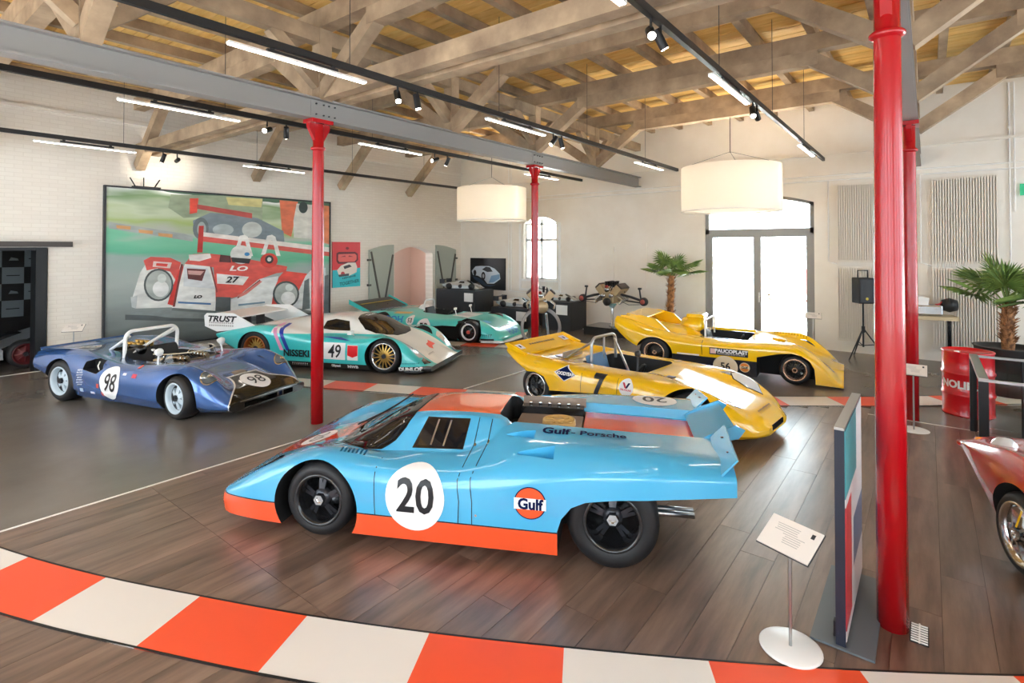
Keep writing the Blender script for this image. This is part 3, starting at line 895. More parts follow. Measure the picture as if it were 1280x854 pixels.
    c.body(L, cuts, sharp=(2, 3, 7, 8), step=0.04)
    # windows
    ws = [(1.24, 0), (1.235, .25), (1.19, .42), (1.06, .545), (.90, .605), (.76, .60), (.66, .54), (.60, .45), (.57, .35), (.555, .2), (.55, 0)]
    wsp = ws + [(x, -y) for x, y in ws[-2:0:-1]]
    c.poly('windscreen_seal', [(x + (.018 if x > .9 else -.012), y * 1.03) for x, y in wsp], m_blackpaint, 'T', .002, .04)
    c.poly('windscreen', wsp, m_wglass, 'T', .005, .04)
    navy = mat('navy', '#0E1A44', 0.9, spec=0.05)
    for sd in 'LR':
        c.poly('window_seal', [(.48, .645), (.415, .838), (.035, .846), (.04, .665)], m_blackpaint, sd, .002)
        c.poly('side_window', [(.455, .656), (.40, .826), (.050, .834), (.056, .674)], m_wglass, sd, .005)
        for x0 in (.19, .30):
            c.poly('window_slider', [(x0 + .03, .67), (x0 + .015, .825), (x0, .825), (x0 + .015, .67)], m_alu, sd, .009)
        for pts in ([(.66, .62), (.65, .50), (.635, .26)], [(-.04, .95), (-.045, .70), (-.01, .56), (-.03, .42), (-.025, .26)], [(-.15, .93), (-.16, .72), (-.11, .58), (-.13, .42), (-.13, .26)]):
            for (xa, za), (xb, zb) in zip(pts, pts[1:]):
                c.poly('shut_line', [(xa - .003, za), (xa + .003, za), (xb + .003, zb), (xb - .003, zb)], m_blackpaint, sd, .002)
        c.disc('roundel', .235, m_numw, (.315, .42), sd, .006, tilt=18)
        c.text('race_number', '20', .33, m_numb, (.31, .43), sd, off=.011, tilt=18, bold=.006, xs=.92)
        c.disc('shield_rim', .118, navy, (-.565, .455), sd, .003, ry=.116)
        c.disc('shield', .110, mat('shield_orange', '#F0562A', .3), (-.565, .455), sd, .0045, ry=.108)
        c.poly('shield_band', [(-.448, .41), (-.448, .49), (-.682, .49), (-.682, .41)], m_numw, sd, .006)
        c.text('shield_lettering', 'Gulf', .105, navy, (-.565, .45), sd, off=.008, bold=.004, xs=1.0)
        for x, z in ((-.055, .70), (-.165, .73), (-.16, .33)): c.disc('fastener', .009, m_chrome, (x, z), sd, .005)
    # top lettering
    c.text('deck_lettering', 'Gulf', .15, navy, (-.70, .50), 'T', rot=-PI/2, off=.006, bold=.005, xs=.85)
    c.text('deck_lettering', '- Porsche', .125, navy, (-1.04, .50), 'T', rot=-PI/2, off=.006, bold=.003, xs=.9)
    c.disc('roundel', .19, m_numw, (-1.55, -.62), 'T', .004, ry=.21)
    c.text('race_number', '20', .24, m_numb, (-1.55, -.62), 'T', rot=PI/2, off=.007, bold=.003)
    c.disc('roundel', .17, m_numw, (1.68, .0), 'T', .004)
    c.text('race_number', '20', .22, m_numb, (1.68, .0), 'T', rot=PI, off=.007)
    for s in (1, -1):
        c.poly('headlamp_cover', [(1.95, s*.60), (1.92, s*.70), (1.62, s*.815), (1.56, s*.77), (1.60, s*.69), (1.75, s*.60)], m_wglass, 'T', .004)
        c.disc('headlamp', .055, m_lens, (1.70, s*.72), 'T', .008)
        fl = MB(); fl.add([(-1.90, s*.39, .812), (-1.88, s*.945, .742), (-1.985, s*.945, .852), (-2.005, s*.39, .915), (-1.91, s*.39, .80), (-1.89, s*.945, .73), (-1.995, s*.945, .847), (-2.015, s*.39, .91)],
               [(0, 1, 2, 3), (7, 6, 5, 4), (0, 4, 5, 1), (1, 5, 6, 2), (2, 6, 7, 3), (3, 7, 4, 0)])
        c.mesh('tail_flap', fl, mat('fin_blue', BL, .25, coat=1))
        fin = side_cut([(-1.70, .70), (-2.12, .80), (-2.17, .87), (-2.10, .905), (-1.90, .82)], s*.345, s*.362); c.mesh('tail_fin', fin, mat('fin_blue', BL, .25, coat=1))
        for k in range(2): c.mesh('rivet', MB().lathe([(0, .006), (.012, .004), (.012, 0)], 10, (-1.96, s*(.55 + .22*k), .868 - .03*k)), m_dark)
    mb = MB(); mb.add([(-1.80, -.335, .755), (-1.80, .335, .755), (-2.10, .335, .882), (-2.10, -.335, .882), (-1.80, -.335, .742), (-1.80, .335, .742), (-2.10, .335, .868), (-2.10, -.335, .868)], [(0, 1, 2, 3), (7, 6, 5, 4), (0, 4, 5, 1), (1, 5, 6, 2), (2, 6, 7, 3), (3, 7, 4, 0)])
    c.mesh('centre_flap', mb, mat('fin_blue', BL, .25, coat=1))
    # engine in the bay: cowl, fan, stacks
    c.mesh('engine_cowl', MB().bb(-.885, -.30, -.20, .30, .58, .735), mat('engine_cowl', '#8A786A', .45), bevel=.01)
    c.mesh('bay_rail', MB().bb(-.885, -.30, -.305, -.205, .60, .80), m_blackpaint, bevel=.004)
    c.mesh('bay_trim', MB().bb(-.90, -.30, -.325, -.305, .78, .865), mat('engine_cowl', '#8A786A', .45), bevel=.004)
    fan = MB().lathe([(.0, .775), (.045, .775), (.05, .755), (.115, .76), (.13, .775), (.145, .775), (.15, .73)], 32, (-.68, .06, 0))
    fo = c.mesh('cooling_fan', fan, mat('fan_gold', '#CDA866', .4), fix=False)
    for k in range(10):
        a = 2*PI*k/10; MB().beam((-.68 + .05*math.cos(a), .06 + .05*math.sin(a), .768), (-.68 + .13*math.cos(a + .3), .06 + .13*math.sin(a + .3), .768), .025, .006).build('fan_blade', mat('fan_gold', '#CDA866', .4), fo)
    for k in range(6):
        MB().lathe([(.016, .78), (.016, .82), (.024, .83), (.018, .828), (.012, .79)], 14, (-.38 - .09*k, -.255, 0)).build('intake_stack', m_chrome, c.e)
    # wiper, mirrors, tow pins
    c.mesh('wiper', MB().tube([(1.26, .03, .60), (1.0, -.12, .715), (.78, -.18, .86)], .008).tube([(1.12, .12, .66), (.98, -.12, .735), (.86, -.32, .80)], .006), m_black, fix=False)
    # tail underside: frame tubes, gearbox, exhausts
    t = MB()
    for s in (1, -1):
        t.tube([(-1.30, s*.35, .45), (-1.85, s*.42, .58)], .014); t.tube([(-1.30, s*.55, .30), (-1.80, s*.45, .57)], .014); t.tube([(-1.82, s*.45, .575), (-1.62, s*.80, .55)], .012)
    t.tube([(-1.84, -.46, .575), (-1.84, .46, .575)], .014)
    c.mesh('tail_frame', t, m_black, fix=False)
    for s in (1, -1):
        for d in (0, .09): c.mesh('exhaust_pipe', MB().lathe([(.022, -1.45), (.022, -1.74), (.017, -1.74), (.017, -1.5)], 14, (0, s*(.62 + d*.8), .33), 'x'), m_alu, fix=False)
    c.mesh('gearbox', MB().bb(-1.75, -1.2, -.18, .18, .22, .5), m_dark, bevel=.03)
    m_spk = mat('spoke_dark', '#3A3B40', .25, metal=.5)
    sets = {'f': wheel_meshes('blue_front', .29, .24, .195, m_bwheel, m_spk, m_bwheel, 'five', m_chrome, .05),
            'r': wheel_meshes('blue_rear', .33, .36, .20, m_bwheel, m_spk, m_bwheel, 'five', m_chrome, .10)}
    put_wheels(c, 'f', 'r', 1.15, -1.15, .80, .75, .29, .33, sets)
    return c
car_917()
# ================================================================== the other race cars
navy = mat('navy', '#1B2A5C', 0.3)
def marks(c, name, at, side, rot, n, h, pitch, m, tilt=0.0):
    """a row of small illegible letter marks"""
    mb = MB(); rd = random.Random(n)
    for k in range(n):
        x = (k - (n - 1) / 2) * pitch; w = pitch * rd.uniform(0.45, 0.7); hh = h * rd.uniform(0.75, 1)
        mb.add([(x - w/2, -hh/2, 0), (x - w/6, -hh/2, 0), (x - w/6, hh/2, 0), (x - w/2, hh/2, 0)], [(0, 1, 2, 3)])
        mb.add([(x - w/6, hh/6, 0), (x + w/2, hh/6, 0), (x + w/2, hh/2, 0), (x - w/6, hh/2, 0)], [(0, 1, 2, 3)])
    o = c.decal(name, mb.mesh('marks'), m, at, side, rot, 0.006, tilt=tilt); tag(o, kind='stuff'); return o

def hoop(c, name, x, ya, yb, z0, z1, r, m, lean=0.0, braces=()):
    pts = [(x, ya, z0)]; rr = 0.12
    for k in range(7): a = R(180 - 90*k/6); pts.append((x + lean, ya + rr*(1 + math.cos(a)) * (1 if yb > ya else -1), z1 - rr + rr*math.sin(a)))
    for k in range(7): a = R(90 - 90*k/6); pts.append((x + lean, yb - rr*(1 - math.cos(a)) * (1 if yb > ya else -1), z1 - rr + rr*math.sin(a)))
    pts.append((x, yb, z0))
    o = MB().tube(pts, r, 12).build(name, m, c.e)
    for a, b in braces: MB().tube([a, b], r * 0.8, 10).build('brace', m, o)
    return o

def seat(c, x, y, z, m, w=0.42):
    return c.mesh('seat', MB().box((x, y, z + .06), (.45, w, .12)).box((x - .25, y, z + .28), (.12, w, .5), Matrix.Rotation(R(-18), 3, 'Y')), m, bevel=.03)

def steering(c, x, y, z):
    mb = MB(); n = 24; T = Matrix.Translation((x, y, z)) @ Matrix.Rotation(R(-65), 4, 'Y')
    mb.tube([T @ Vector((.15*math.cos(2*PI*k/n), .15*math.sin(2*PI*k/n), 0)) for k in range(n + 1)], .014, 8, cap=False)
    for k in range(3): a = 2*PI*k/3; mb.tube([T @ Vector((0, 0, 0)), T @ Vector((.15*math.cos(a), .15*math.sin(a), 0))], .009, 6)
    mb.tube([(x, y, z), (x + .35, y, z - .12)], .018, 8)
    return c.mesh('steering_wheel', mb, m_black, fix=False)

def arch(x, z, rx, rz, y0, y1):
    return side_cut([(x + rx * math.cos(R(t)), z + rz * math.sin(R(t))) for t in range(0, 360, 8)], y0, y1)

# ------------------------------------------------------------------ blue open car 98
def car_98():
    def lay(X, Y, Z):
        ay = Y.abs(); q = (X - 1.50)
        w = q * q * 1.75 + 0.24
        out = (ay < (w + 0.03)) & (X > 1.47)
        inn = (ay < w) & (X > 1.50)
        return [(out, '#F1EEE8'), (inn, '#101012')]
    p = paint_layers('metallic_blue', '#3A66A8', lay, rough=0.24, metal=0.5)
    c = Car('race_car', (3.364, 9.393), -73.14, 'metallic blue open race car with number 98 and white roll bar', [p, m_inner, mat('cockpit_dark', '#1C1B1B', .7)])
    L = []
    def ln(*q): L.append(list(q))
    ln((2.02, 0, .27), (1.92, 0, .335), (1.7, 0, .41), (1.4, 0, .49), (1.1, 0, .545), (.75, 0, .61), (.3, 0, .62), (-.5, 0, .63), (-.8, 0, .69), (-1.3, 0, .715), (-1.75, 0, .70), (-1.93, 0, .72))
    ln((2.02, .3, .27), (1.92, .3, .335), (1.7, .3, .405), (1.4, .3, .485), (1.1, .3, .545), (.75, .3, .615), (.3, .3, .625), (-.5, .3, .635), (-.8, .3, .69), (-1.3, .3, .715), (-1.75, .3, .70), (-1.93, .3, .72))
    ln((2.01, .46, .26), (1.9, .47, .34), (1.7, .47, .43), (1.4, .47, .53), (1.1, .47, .60), (.75, .48, .63), (.3, .5, .625), (-.5, .5, .64), (-.8, .48, .70), (-1.3, .48, .73), (-1.75, .48, .71), (-1.93, .48, .72))
    ln((1.98, .58, .25), (1.85, .60, .385), (1.65, .62, .55), (1.4, .63, .665), (1.2, .64, .70), (.9, .65, .69), (.5, .66, .645), (0, .68, .625), (-.4, .68, .66), (-.8, .66, .735), (-1.2, .66, .77), (-1.6, .66, .75), (-1.93, .66, .72))
    ln((1.93, .66, .235), (1.8, .71, .34), (1.6, .76, .50), (1.4, .78, .59), (1.2, .79, .625), (.9, .80, .61), (.5, .82, .56), (0, .83, .545), (-.4, .83, .57), (-.8, .82, .65), (-1.2, .81, .695), (-1.6, .80, .68), (-1.93, .77, .66))
    ln((1.92, .675, .21), (1.75, .76, .28), (1.5, .83, .38), (1.2, .85, .44), (.6, .875, .40), (0, .88, .39), (-.5, .88, .42), (-1.2, .87, .50), (-1.93, .82, .54))
    ln((1.92, .665, .16), (1.7, .76, .17), (1.2, .83, .22), (.6, .865, .22), (-.6, .87, .22), (-1.3, .85, .33), (-1.93, .81, .46))
    ln((1.9, .62, .125), (1.6, .70, .11), (.6, .80, .11), (-.7, .80, .11), (-1.4, .78, .26), (-1.93, .76, .43))
    cuts = [arch(1.225, .28, .345, .335, s*.52, s*1.2) for s in (1, -1)] + [arch(-1.225, .30, .365, .345, s*.48, s*1.2) for s in (1, -1)]
    cuts.append(poly_cut(rounded(-.42, .62, -.44, .44, .14), .25, 1.0, 2))
    cuts.append(poly_cut(rounded(-1.02, -.46, -.30, .30, .05), .40, 1.0, 2))
    for s in (1, -1):
        cuts.append(side_cut([(-.27, .56), (-.36, .49), (-.66, .53), (-.66, .64), (-.50, .685), (-.38, .66)], s*.70, s*1.2))
    cuts.append(side_cut([(1.78, .145), (1.78, .215), (2.2, .215), (2.2, .145)], -.44, .44, 0))
    cuts.append(poly_cut([(1.36, -.10), (1.36, .10), (1.47, .12), (1.47, -.12)], .40, .8, 1))
    c.body(L, cuts, sharp=(6, 7), step=.045)
    mb = MB(); mb.add([(-1.90, -.72, .70), (-1.90, .72, .70), (-1.97, .70, .745), (-1.97, -.70, .745), (-1.92, -.72, .69), (-1.92, .72, .69), (-1.985, .70, .74), (-1.985, -.70, .74)], [(0, 1, 2, 3), (7, 6, 5, 4), (0, 4, 5, 1), (1, 5, 6, 2), (2, 6, 7, 3), (3, 7, 4, 0)])
    c.mesh('tail_lip', mb, p)
    c.disc('roundel', .205, m_numw, (-.05, .40), 'R', .005, tilt=15, ry=.225); c.disc('roundel', .205, m_numw, (-.05, .40), 'L', .005, tilt=15, ry=.225)
    for sd in 'LR': c.text('race_number', '98', .34, m_numb, (-.05, .40), sd, off=.009, tilt=15, shear=.2, xs=.72, bold=.004)
    c.disc('roundel', .20, m_numw, (1.74, 0), 'T', .005, ry=.21); c.text('race_number', '98', .30, m_numb, (1.74, 0), 'T', rot=PI, off=.009, xs=.85, shear=.2)
    c.disc('roundel', .19, m_numw, (-1.42, -.36), 'T', .005); c.text('race_number', '98', .28, m_numb, (-1.42, -.36), 'T', rot=PI/2, off=.009, xs=.8, shear=.2)
    for s in (1, -1):
        c.disc('headlamp_bezel', .115, m_lip, (1.60, s*.64), 'T', .004, ry=.10); c.disc('headlamp', .10, mat('lamp_bowl', '#7C868E', .08, metal=.6), (1.60, s*.64), 'T', .010, ry=.086)
        c.mesh('headlamp_bulb', MB().lathe([(0, .03), (.025, .022), (.04, 0)], 16, (1.61, s*.64, .575)), m_chrome, fix=False)
        mr = c.mesh('mirror', MB().lathe([(0, -.07), (.035, -.05), (.055, 0), (.055, .03), (0, .035)], 16, (.45, s*.52, .80), 'x'), m_white, fix=False)
        MB().tube([(.45, s*.52, .76), (.46, s*.54, .62)], .012, 8).build('mirror_stalk', m_white, mr)
    c.poly('mouth_trim', [(-.52, .238), (.52, .238), (.52, .248), (-.52, .248)], m_lip, 'F', .006)
    c.mesh('radiator_duct', MB().bb(1.37, 1.46, -.09, .09, .42, .50), mat('duct_tan', '#8D7B66', .5))
    # stickers
    for x, z, w, h, col in ((-.30, .33, .05, .06, '#C7483A'), (-.42, .22, .09, .03, '#D8D4E0'), (-.20, .22, .05, .06, '#B84A4A'), (.22, .53, .07, .03, '#D9D9E2'), (.42, .52, .09, .05, '#C9384A'), (.38, .62, .06, .03, '#D24A30'), (-.66, .24, .08, .05, '#B7C4D8')):
        c.poly('sticker', [(x - w/2, z - h/2), (x + w/2, z - h/2), (x + w/2, z + h/2), (x - w/2, z + h/2)], mat('sticker_' + col[1:], col, .4), 'R', .005)
    for k in range(7): marks(c, 'driver_script', (-.70, .52 - .035*k), 'R', .1, 5 + k % 3, .025, .022, m_numw)
    # cockpit
    sm = mat('seat_black', '#17171A', .6)
    seat(c, -.15, .22, .22, sm); seat(c, -.15, -.22, .22, sm); steering(c, .28, -.22, .58)
    c.mesh('dashboard', MB().beam((.50, -.42, .56), (.50, .42, .56), .12, .10), mat('dash', '#6B5A48', .5), bevel=.02)
    n = 14; ws = MB()
    for k in range(n):
        def pt(t, z): a = PI * (t - .5); return Vector((.30 + .40*math.cos(a), .46*math.sin(a), z))
        t0, t1 = k/n, (k+1)/n
        ws.add([pt(t0, .62), pt(t1, .62), pt(t1, .745) - Vector((.05, 0, 0)), pt(t0, .745) - Vector((.05, 0, 0))], [(0, 1, 2, 3)])
    c.mesh('windscreen', ws, m_glass, fix=False)
    c.mesh('windscreen_rim', MB().tube([pt(k/n, .745) - Vector((.05, 0, 0)) for k in range(n + 1)], .008, 6), mat('rim_cream', '#D9C9AA', .4), fix=False)
    hoop(c, 'roll_bar', -.44, -.42, .42, .60, 1.03, .027, m_white, .02, [((-.42, -.38, .68), (-.42, .38, .68)), ((-.42, -.36, .95), (-.95, -.30, .70)), ((-.42, .36, .95), (-.95, .30, .70)), ((-.42, .35, .98), (-.42, -.38, .66))])
    # engine
    en = c.mesh('engine', MB().bb(-1.0, -.50, -.22, .22, .42, .66), m_dark, bevel=.02)
    for s in (1, -1):
        for k in range(4): MB().lathe([(.025, .64), (.025, .76), (.042, .80), (.034, .80), (.02, .70)], 14, (-.58 - .11*k, s*.10, 0)).build('intake_stack', m_gold, en)
    MB().lathe([(0, -.12), (.07, -.12), (.07, .12), (0, .12)], 16, (-.48, -.20, .72), 'x').build('oil_tank', m_blackpaint, en)
    for s in (1, -1):
        pb = c.mesh('ringed_tube', MB().tube([(.60, s*.16, .64), (.35, s*.20, .66), (.05, s*.30, .60)], .03), mat('bronze_tube', '#9A8060', .35, metal=.7), fix=False)  # bronze tubes with metal rings at the front of the cockpit
        for k in range(6): MB().lathe([(.034, -.008), (.045, 0), (.034, .008)], 14, (.56 - .08*k, s*(.165 + .007*k), .647), 'x').build('ring', m_lip, pb)
    ls, lb = mat('pale_spoke', '#C6D3DC', .4, metal=.1), mat('barrel_grey', '#3C4146', .4)
    sets = {'f': wheel_meshes('lola_front', .29, .25, .20, lb, ls, ls, 'six', m_dark, .04), 'r': wheel_meshes('lola_rear', .31, .33, .205, lb, ls, ls, 'six', m_dark, .05)}
    for s in (1, -1):
        pts = [Vector((x, s*(y + .012), z)) for x, y, z in ((-.28, .865, .56), (-.37, .885, .485), (-.50, .885, .50))]
        c.mesh('scoop_trim', MB().tube([(-.30, s*.86, .555), (-.35, s*.845, .605), (-.38, s*.80, .655)], .009, 6), m_white, fix=False)
    put_wheels(c, 'f', 'r', 1.225, -1.225, .725, .69, .29, .31, sets, steer=R(-8))
car_98()

# ------------------------------------------------------------------ turquoise and white coupe 49
def car_962():
    TE = '#3CCBCB'
    def lay(X, Y, Z):
        ay = Y.abs()
        hood = (ay < 0.56) & (X > 0.95) & (X < 2.3)
        roof = (Z > 0.655) & (X < 1.45) & (X > -1.0)
        rear = (ay < 0.72) & (X < -0.4)
        wedge = (Z > (X * 0.10 + 0.80)) & (X < -0.4)
        low = Z < 0.145
        return [(hood, '#F1EEE8'), (roof, '#F1EEE8'), (rear, '#F1EEE8'), (low, '#111113')]
    p = paint_layers('turquoise_white', TE, lay, rough=.28)
    c = Car('race_car', (6.656, 9.571), -66.04, 'turquoise and white closed race car with number 49 and white rear wing plate', [p, m_inner])
    L = []
    def ln(*q): L.append(list(q))
    ln((2.28, 0, .15), (2.15, 0, .23), (1.8, 0, .39), (1.5, 0, .535), (1.35, 0, .60), (1.1, 0, .74), (.85, 0, .87), (.6, 0, .945), (.3, 0, .985), (0, 0, .98), (-.4, 0, .945), (-.9, 0, .88), (-1.4, 0, .80), (-1.9, 0, .71), (-2.3, 0, .64))
    ln((2.28, .3, .15), (2.15, .3, .23), (1.8, .3, .39), (1.5, .3, .53), (1.35, .3, .595), (1.1, .3, .72), (.85, .3, .85), (.6, .29, .93), (.3, .29, .97), (0, .28, .965), (-.4, .27, .93), (-.9, .25, .87), (-1.4, .25, .80), (-1.9, .25, .71), (-2.3, .25, .64))
    ln((2.26, .5, .15), (2.1, .5, .23), (1.8, .52, .40), (1.5, .54, .545), (1.35, .55, .60), (1.1, .55, .67), (.85, .53, .785), (.6, .49, .87), (.3, .46, .915), (0, .45, .91), (-.4, .42, .885), (-.9, .40, .85), (-1.4, .40, .79), (-2.3, .40, .63))
    ln((2.2, .68, .15), (2.05, .67, .25), (1.8, .67, .45), (1.5, .69, .595), (1.35, .70, .625), (1.1, .70, .625), (.85, .69, .63), (.6, .68, .64), (.3, .67, .65), (0, .66, .67), (-.4, .65, .74), (-.9, .66, .78), (-1.4, .68, .77), (-1.9, .68, .69), (-2.3, .68, .61))
    ln((2.14, .80, .145), (1.98, .83, .30), (1.8, .85, .49), (1.6, .86, .61), (1.385, .86, .655), (1.1, .88, .63), (.6, .89, .60), (0, .89, .615), (-.5, .88, .685), (-1.0, .86, .765), (-1.3, .86, .785), (-1.8, .86, .71), (-2.3, .86, .60))
    ln((2.10, .85, .14), (1.9, .92, .32), (1.6, .965, .52), (1.385, .975, .575), (1.1, .98, .555), (.6, .985, .525), (0, .985, .53), (-.5, .985, .575), (-1.0, .98, .665), (-1.3, .98, .70), (-1.8, .97, .64), (-2.3, .95, .585))
    ln((2.10, .86, .12), (1.8, .97, .22), (1.385, 1.0, .33), (0, 1.0, .32), (-1.0, 1.0, .35), (-1.6, .99, .42), (-2.3, .95, .565))
    ln((2.10, .855, .085), (1.8, .965, .10), (1.385, .99, .14), (0, .99, .14), (-1.0, .99, .15), (-1.65, .985, .28), (-2.3, .945, .55))
    ln((2.08, .84, .06), (1.385, .96, .05), (-1.0, .96, .05), (-1.65, .95, .22), (-2.3, .93, .53))
    cuts = [arch(1.385, .30, .37, .345, s*.62, s*1.3) for s in (1, -1)] + [arch(-1.385, .33, .38, .345, s*.58, s*1.3) for s in (1, -1)]
    c.body(L, cuts, sharp=(7, 8), step=.05)
    ws = [(1.36, 0), (1.33, .30), (1.22, .50), (1.02, .585), (.82, .575), (.66, .49), (.56, .40), (.50, .2), (.49, 0)]
    c.poly('windscreen_seal', [(x + (.015 if x > 1 else -.015), y * 1.03) for x, y in ws] + [(x + (.015 if x > 1 else -.015), -y * 1.03) for x, y in ws[-2:0:-1]], m_blackpaint, 'T', .003)
    c.poly('windscreen', ws + [(x, -y) for x, y in ws[-2:0:-1]], m_wglass, 'T', .006)
    c.poly('sun_strip', [(.68, .45), (.56, .39), (.50, .2), (.49, 0), (.50, -.2), (.56, -.39), (.68, -.45), (.60, -.2), (.585, 0), (.60, .2)], m_blackpaint, 'T', .008)
    c.text('screen_lettering', 'TRUST', .10, m_numw, (.60, 0), 'T', rot=PI, off=.011, shear=.2, bold=.003, xs=1.3)
    for sd in 'LR':
        c.poly('side_window', [(.50, .70), (.42, .87), (.10, .90), (-.08, .86), (-.12, .72), (.10, .70)], m_wglass, sd, .005)
        c.poly('number_panel', [(.16, .22), (.62, .22), (.62, .53), (.16, .53)] if sd == 'R' else [(.16, .22), (.62, .22), (.62, .53), (.16, .53)], m_numw, sd, .005)
        c.text('race_number', '49', .34, m_numb, (.39, .375), sd, off=.009, shear=.12, xs=.8, bold=.004)
        c.poly('flag_panel', [(.66, .22), (.88, .22), (.88, .50), (.66, .50)], m_numw, sd, .005)
        c.poly('flag_red', [(.665, .31), (.77, .27), (.875, .31), (.875, .49), (.665, .49)], mat('flag_red', '#E3141E', .4), sd, .008)
        c.text('sponsor_lettering', 'NISSEKI', .17, m_numb, (-.42, .30), sd, off=.007, bold=.007, xs=1.0)
        c.poly('stripe_pink', [(-1.02, .80), (-.95, .80), (-.70, .34), (-.78, .34)], mat('pink', '#E79BC0', .35), sd, .005)
        c.poly('stripe_blue', [(-.90, .80), (-.82, .80), (-.56, .34), (-.64, .34)], mat('stripe_blue', '#2038A0', .35), sd, .005)
        c.poly('door_blue', [(.0, .615), (.45, .61), (.72, .565), (.50, .575), (.2, .60)], mat('stripe_blue', '#2038A0', .35), sd, .006)
        c.text('sill_lettering', 'NWB', .07, m_numw, (.77, .10), sd, off=.008, bold=.004, xs=1.3)
        c.text('sill_lettering', 'GSpeed', .06, m_numw, (.42, .10), sd, off=.008, bold=.003)
        c.text('sill_lettering', 'DUNLOP', .085, m_numw, (1.90, .105), sd, off=.008, bold=.005, xs=1.2)
        marks(c, 'sill_marks', (-.35, .10), sd, 0, 8, .05, .045, m_numw)
        c.text('nose_lettering', 'ADVAN', .05, navy, (1.95, .21), sd, off=.008, bold=.002, xs=1.2) if False else marks(c, 'nose_marks', (1.90, .20), sd, 0, 10, .03, .03, navy)
    for s in (1, -1):
        c.poly('headlamp_cover', [(2.05, s*.60), (2.0, s*.78), (1.80, s*.84), (1.72, s*.78), (1.76, s*.64)], m_lens, 'T', .005)
        c.disc('headlamp', .06, m_chrome, (1.88, s*.72), 'T', .010)
        c.poly('lower_lamp', [(s*.62, .17), (s*.80, .17), (s*.78, .24), (s*.66, .26)], m_blackpaint, 'F', .006)
    c.poly('hood_arc', [(1.72, .28), (1.88, .30), (1.90, .10), (1.98, -.02), (1.90, -.06), (1.80, .02), (1.78, .16)], mat('arc_red', '#F0503C', .35), 'T', .005)
    marks(c, 'hood_lettering', (2.05, -.30), 'T', PI, 7, .05, .035, m_numb)
    # wing: two plates, main plane, flap
    for s in (1, -1):
        pl = side_cut([(-2.66, .93), (-2.60, .985), (-1.95, 1.0), (-1.42, .75), (-1.55, .72), (-2.35, .62), (-2.64, .72)], s*.86, s*.88)
        po = c.mesh('wing_endplate', pl, m_numw)
        flat_text('endplate_lettering', 'TRUST', .16, m_numb, c.e, frame((-2.25, s*.884, .88), (-s if s > 0 else 1, 0, 0), (0, 0, 1)), shear=.25, bold=.006, xs=1.4)
        for k in range(2):
            mb = MB()
            for j in range(12): mb.box((-2.52 + j*.05, s*.884, .80 - .055*k), (.03, .004, .03))
            o = mb.build('endplate_smallprint', mat('print_grey', '#B9B2AE', .5), po); tag(o, kind='stuff')
    wg = MB(); wg.add([(-2.0, -.86, .90), (-2.0, .86, .90), (-2.6, .86, .96), (-2.6, -.86, .96), (-2.0, -.86, .875), (-2.0, .86, .875), (-2.6, .86, .945), (-2.6, -.86, .945)], [(0, 1, 2, 3), (7, 6, 5, 4), (0, 4, 5, 1), (1, 5, 6, 2), (2, 6, 7, 3), (3, 7, 4, 0)])
    c.mesh('wing_plane', wg, m_numw)
    for s in (-.2, .2): c.mesh('wing_post', MB().bb(-2.3, -2.1, s - .015, s + .015, .62, .90), m_dark)
    for s in (1, -1): c.mesh('mirror', MB().box((.62, s*.82, .70), (.08, .10, .07)).tube([(.62, s*.78, .68), (.64, s*.72, .63)], .012), m_numw, bevel=0)
    c.mesh('splitter', MB().prism([(2.26, -.60), (2.31, -.3), (2.31, .3), (2.26, .60), (2.12, .88), (1.8, .97), (1.8, -.97), (2.12, -.88)], .045, .07), m_blackpaint)
    sets = {'f': wheel_meshes('gold_front', .315, .28, .235, m_bwheel, m_gold, m_lip, 'mesh', m_dark, .05), 'r': wheel_meshes('gold_rear', .34, .34, .235, mat('copper_rim', '#B86A3A', .3, metal=.6), m_gold, mat('copper_rim', '#B86A3A', .3, metal=.6), 'mesh', m_dark, .07)}
    put_wheels(c, 'f', 'r', 1.385, -1.385, .84, .81, .315, .34, sets)
car_962()

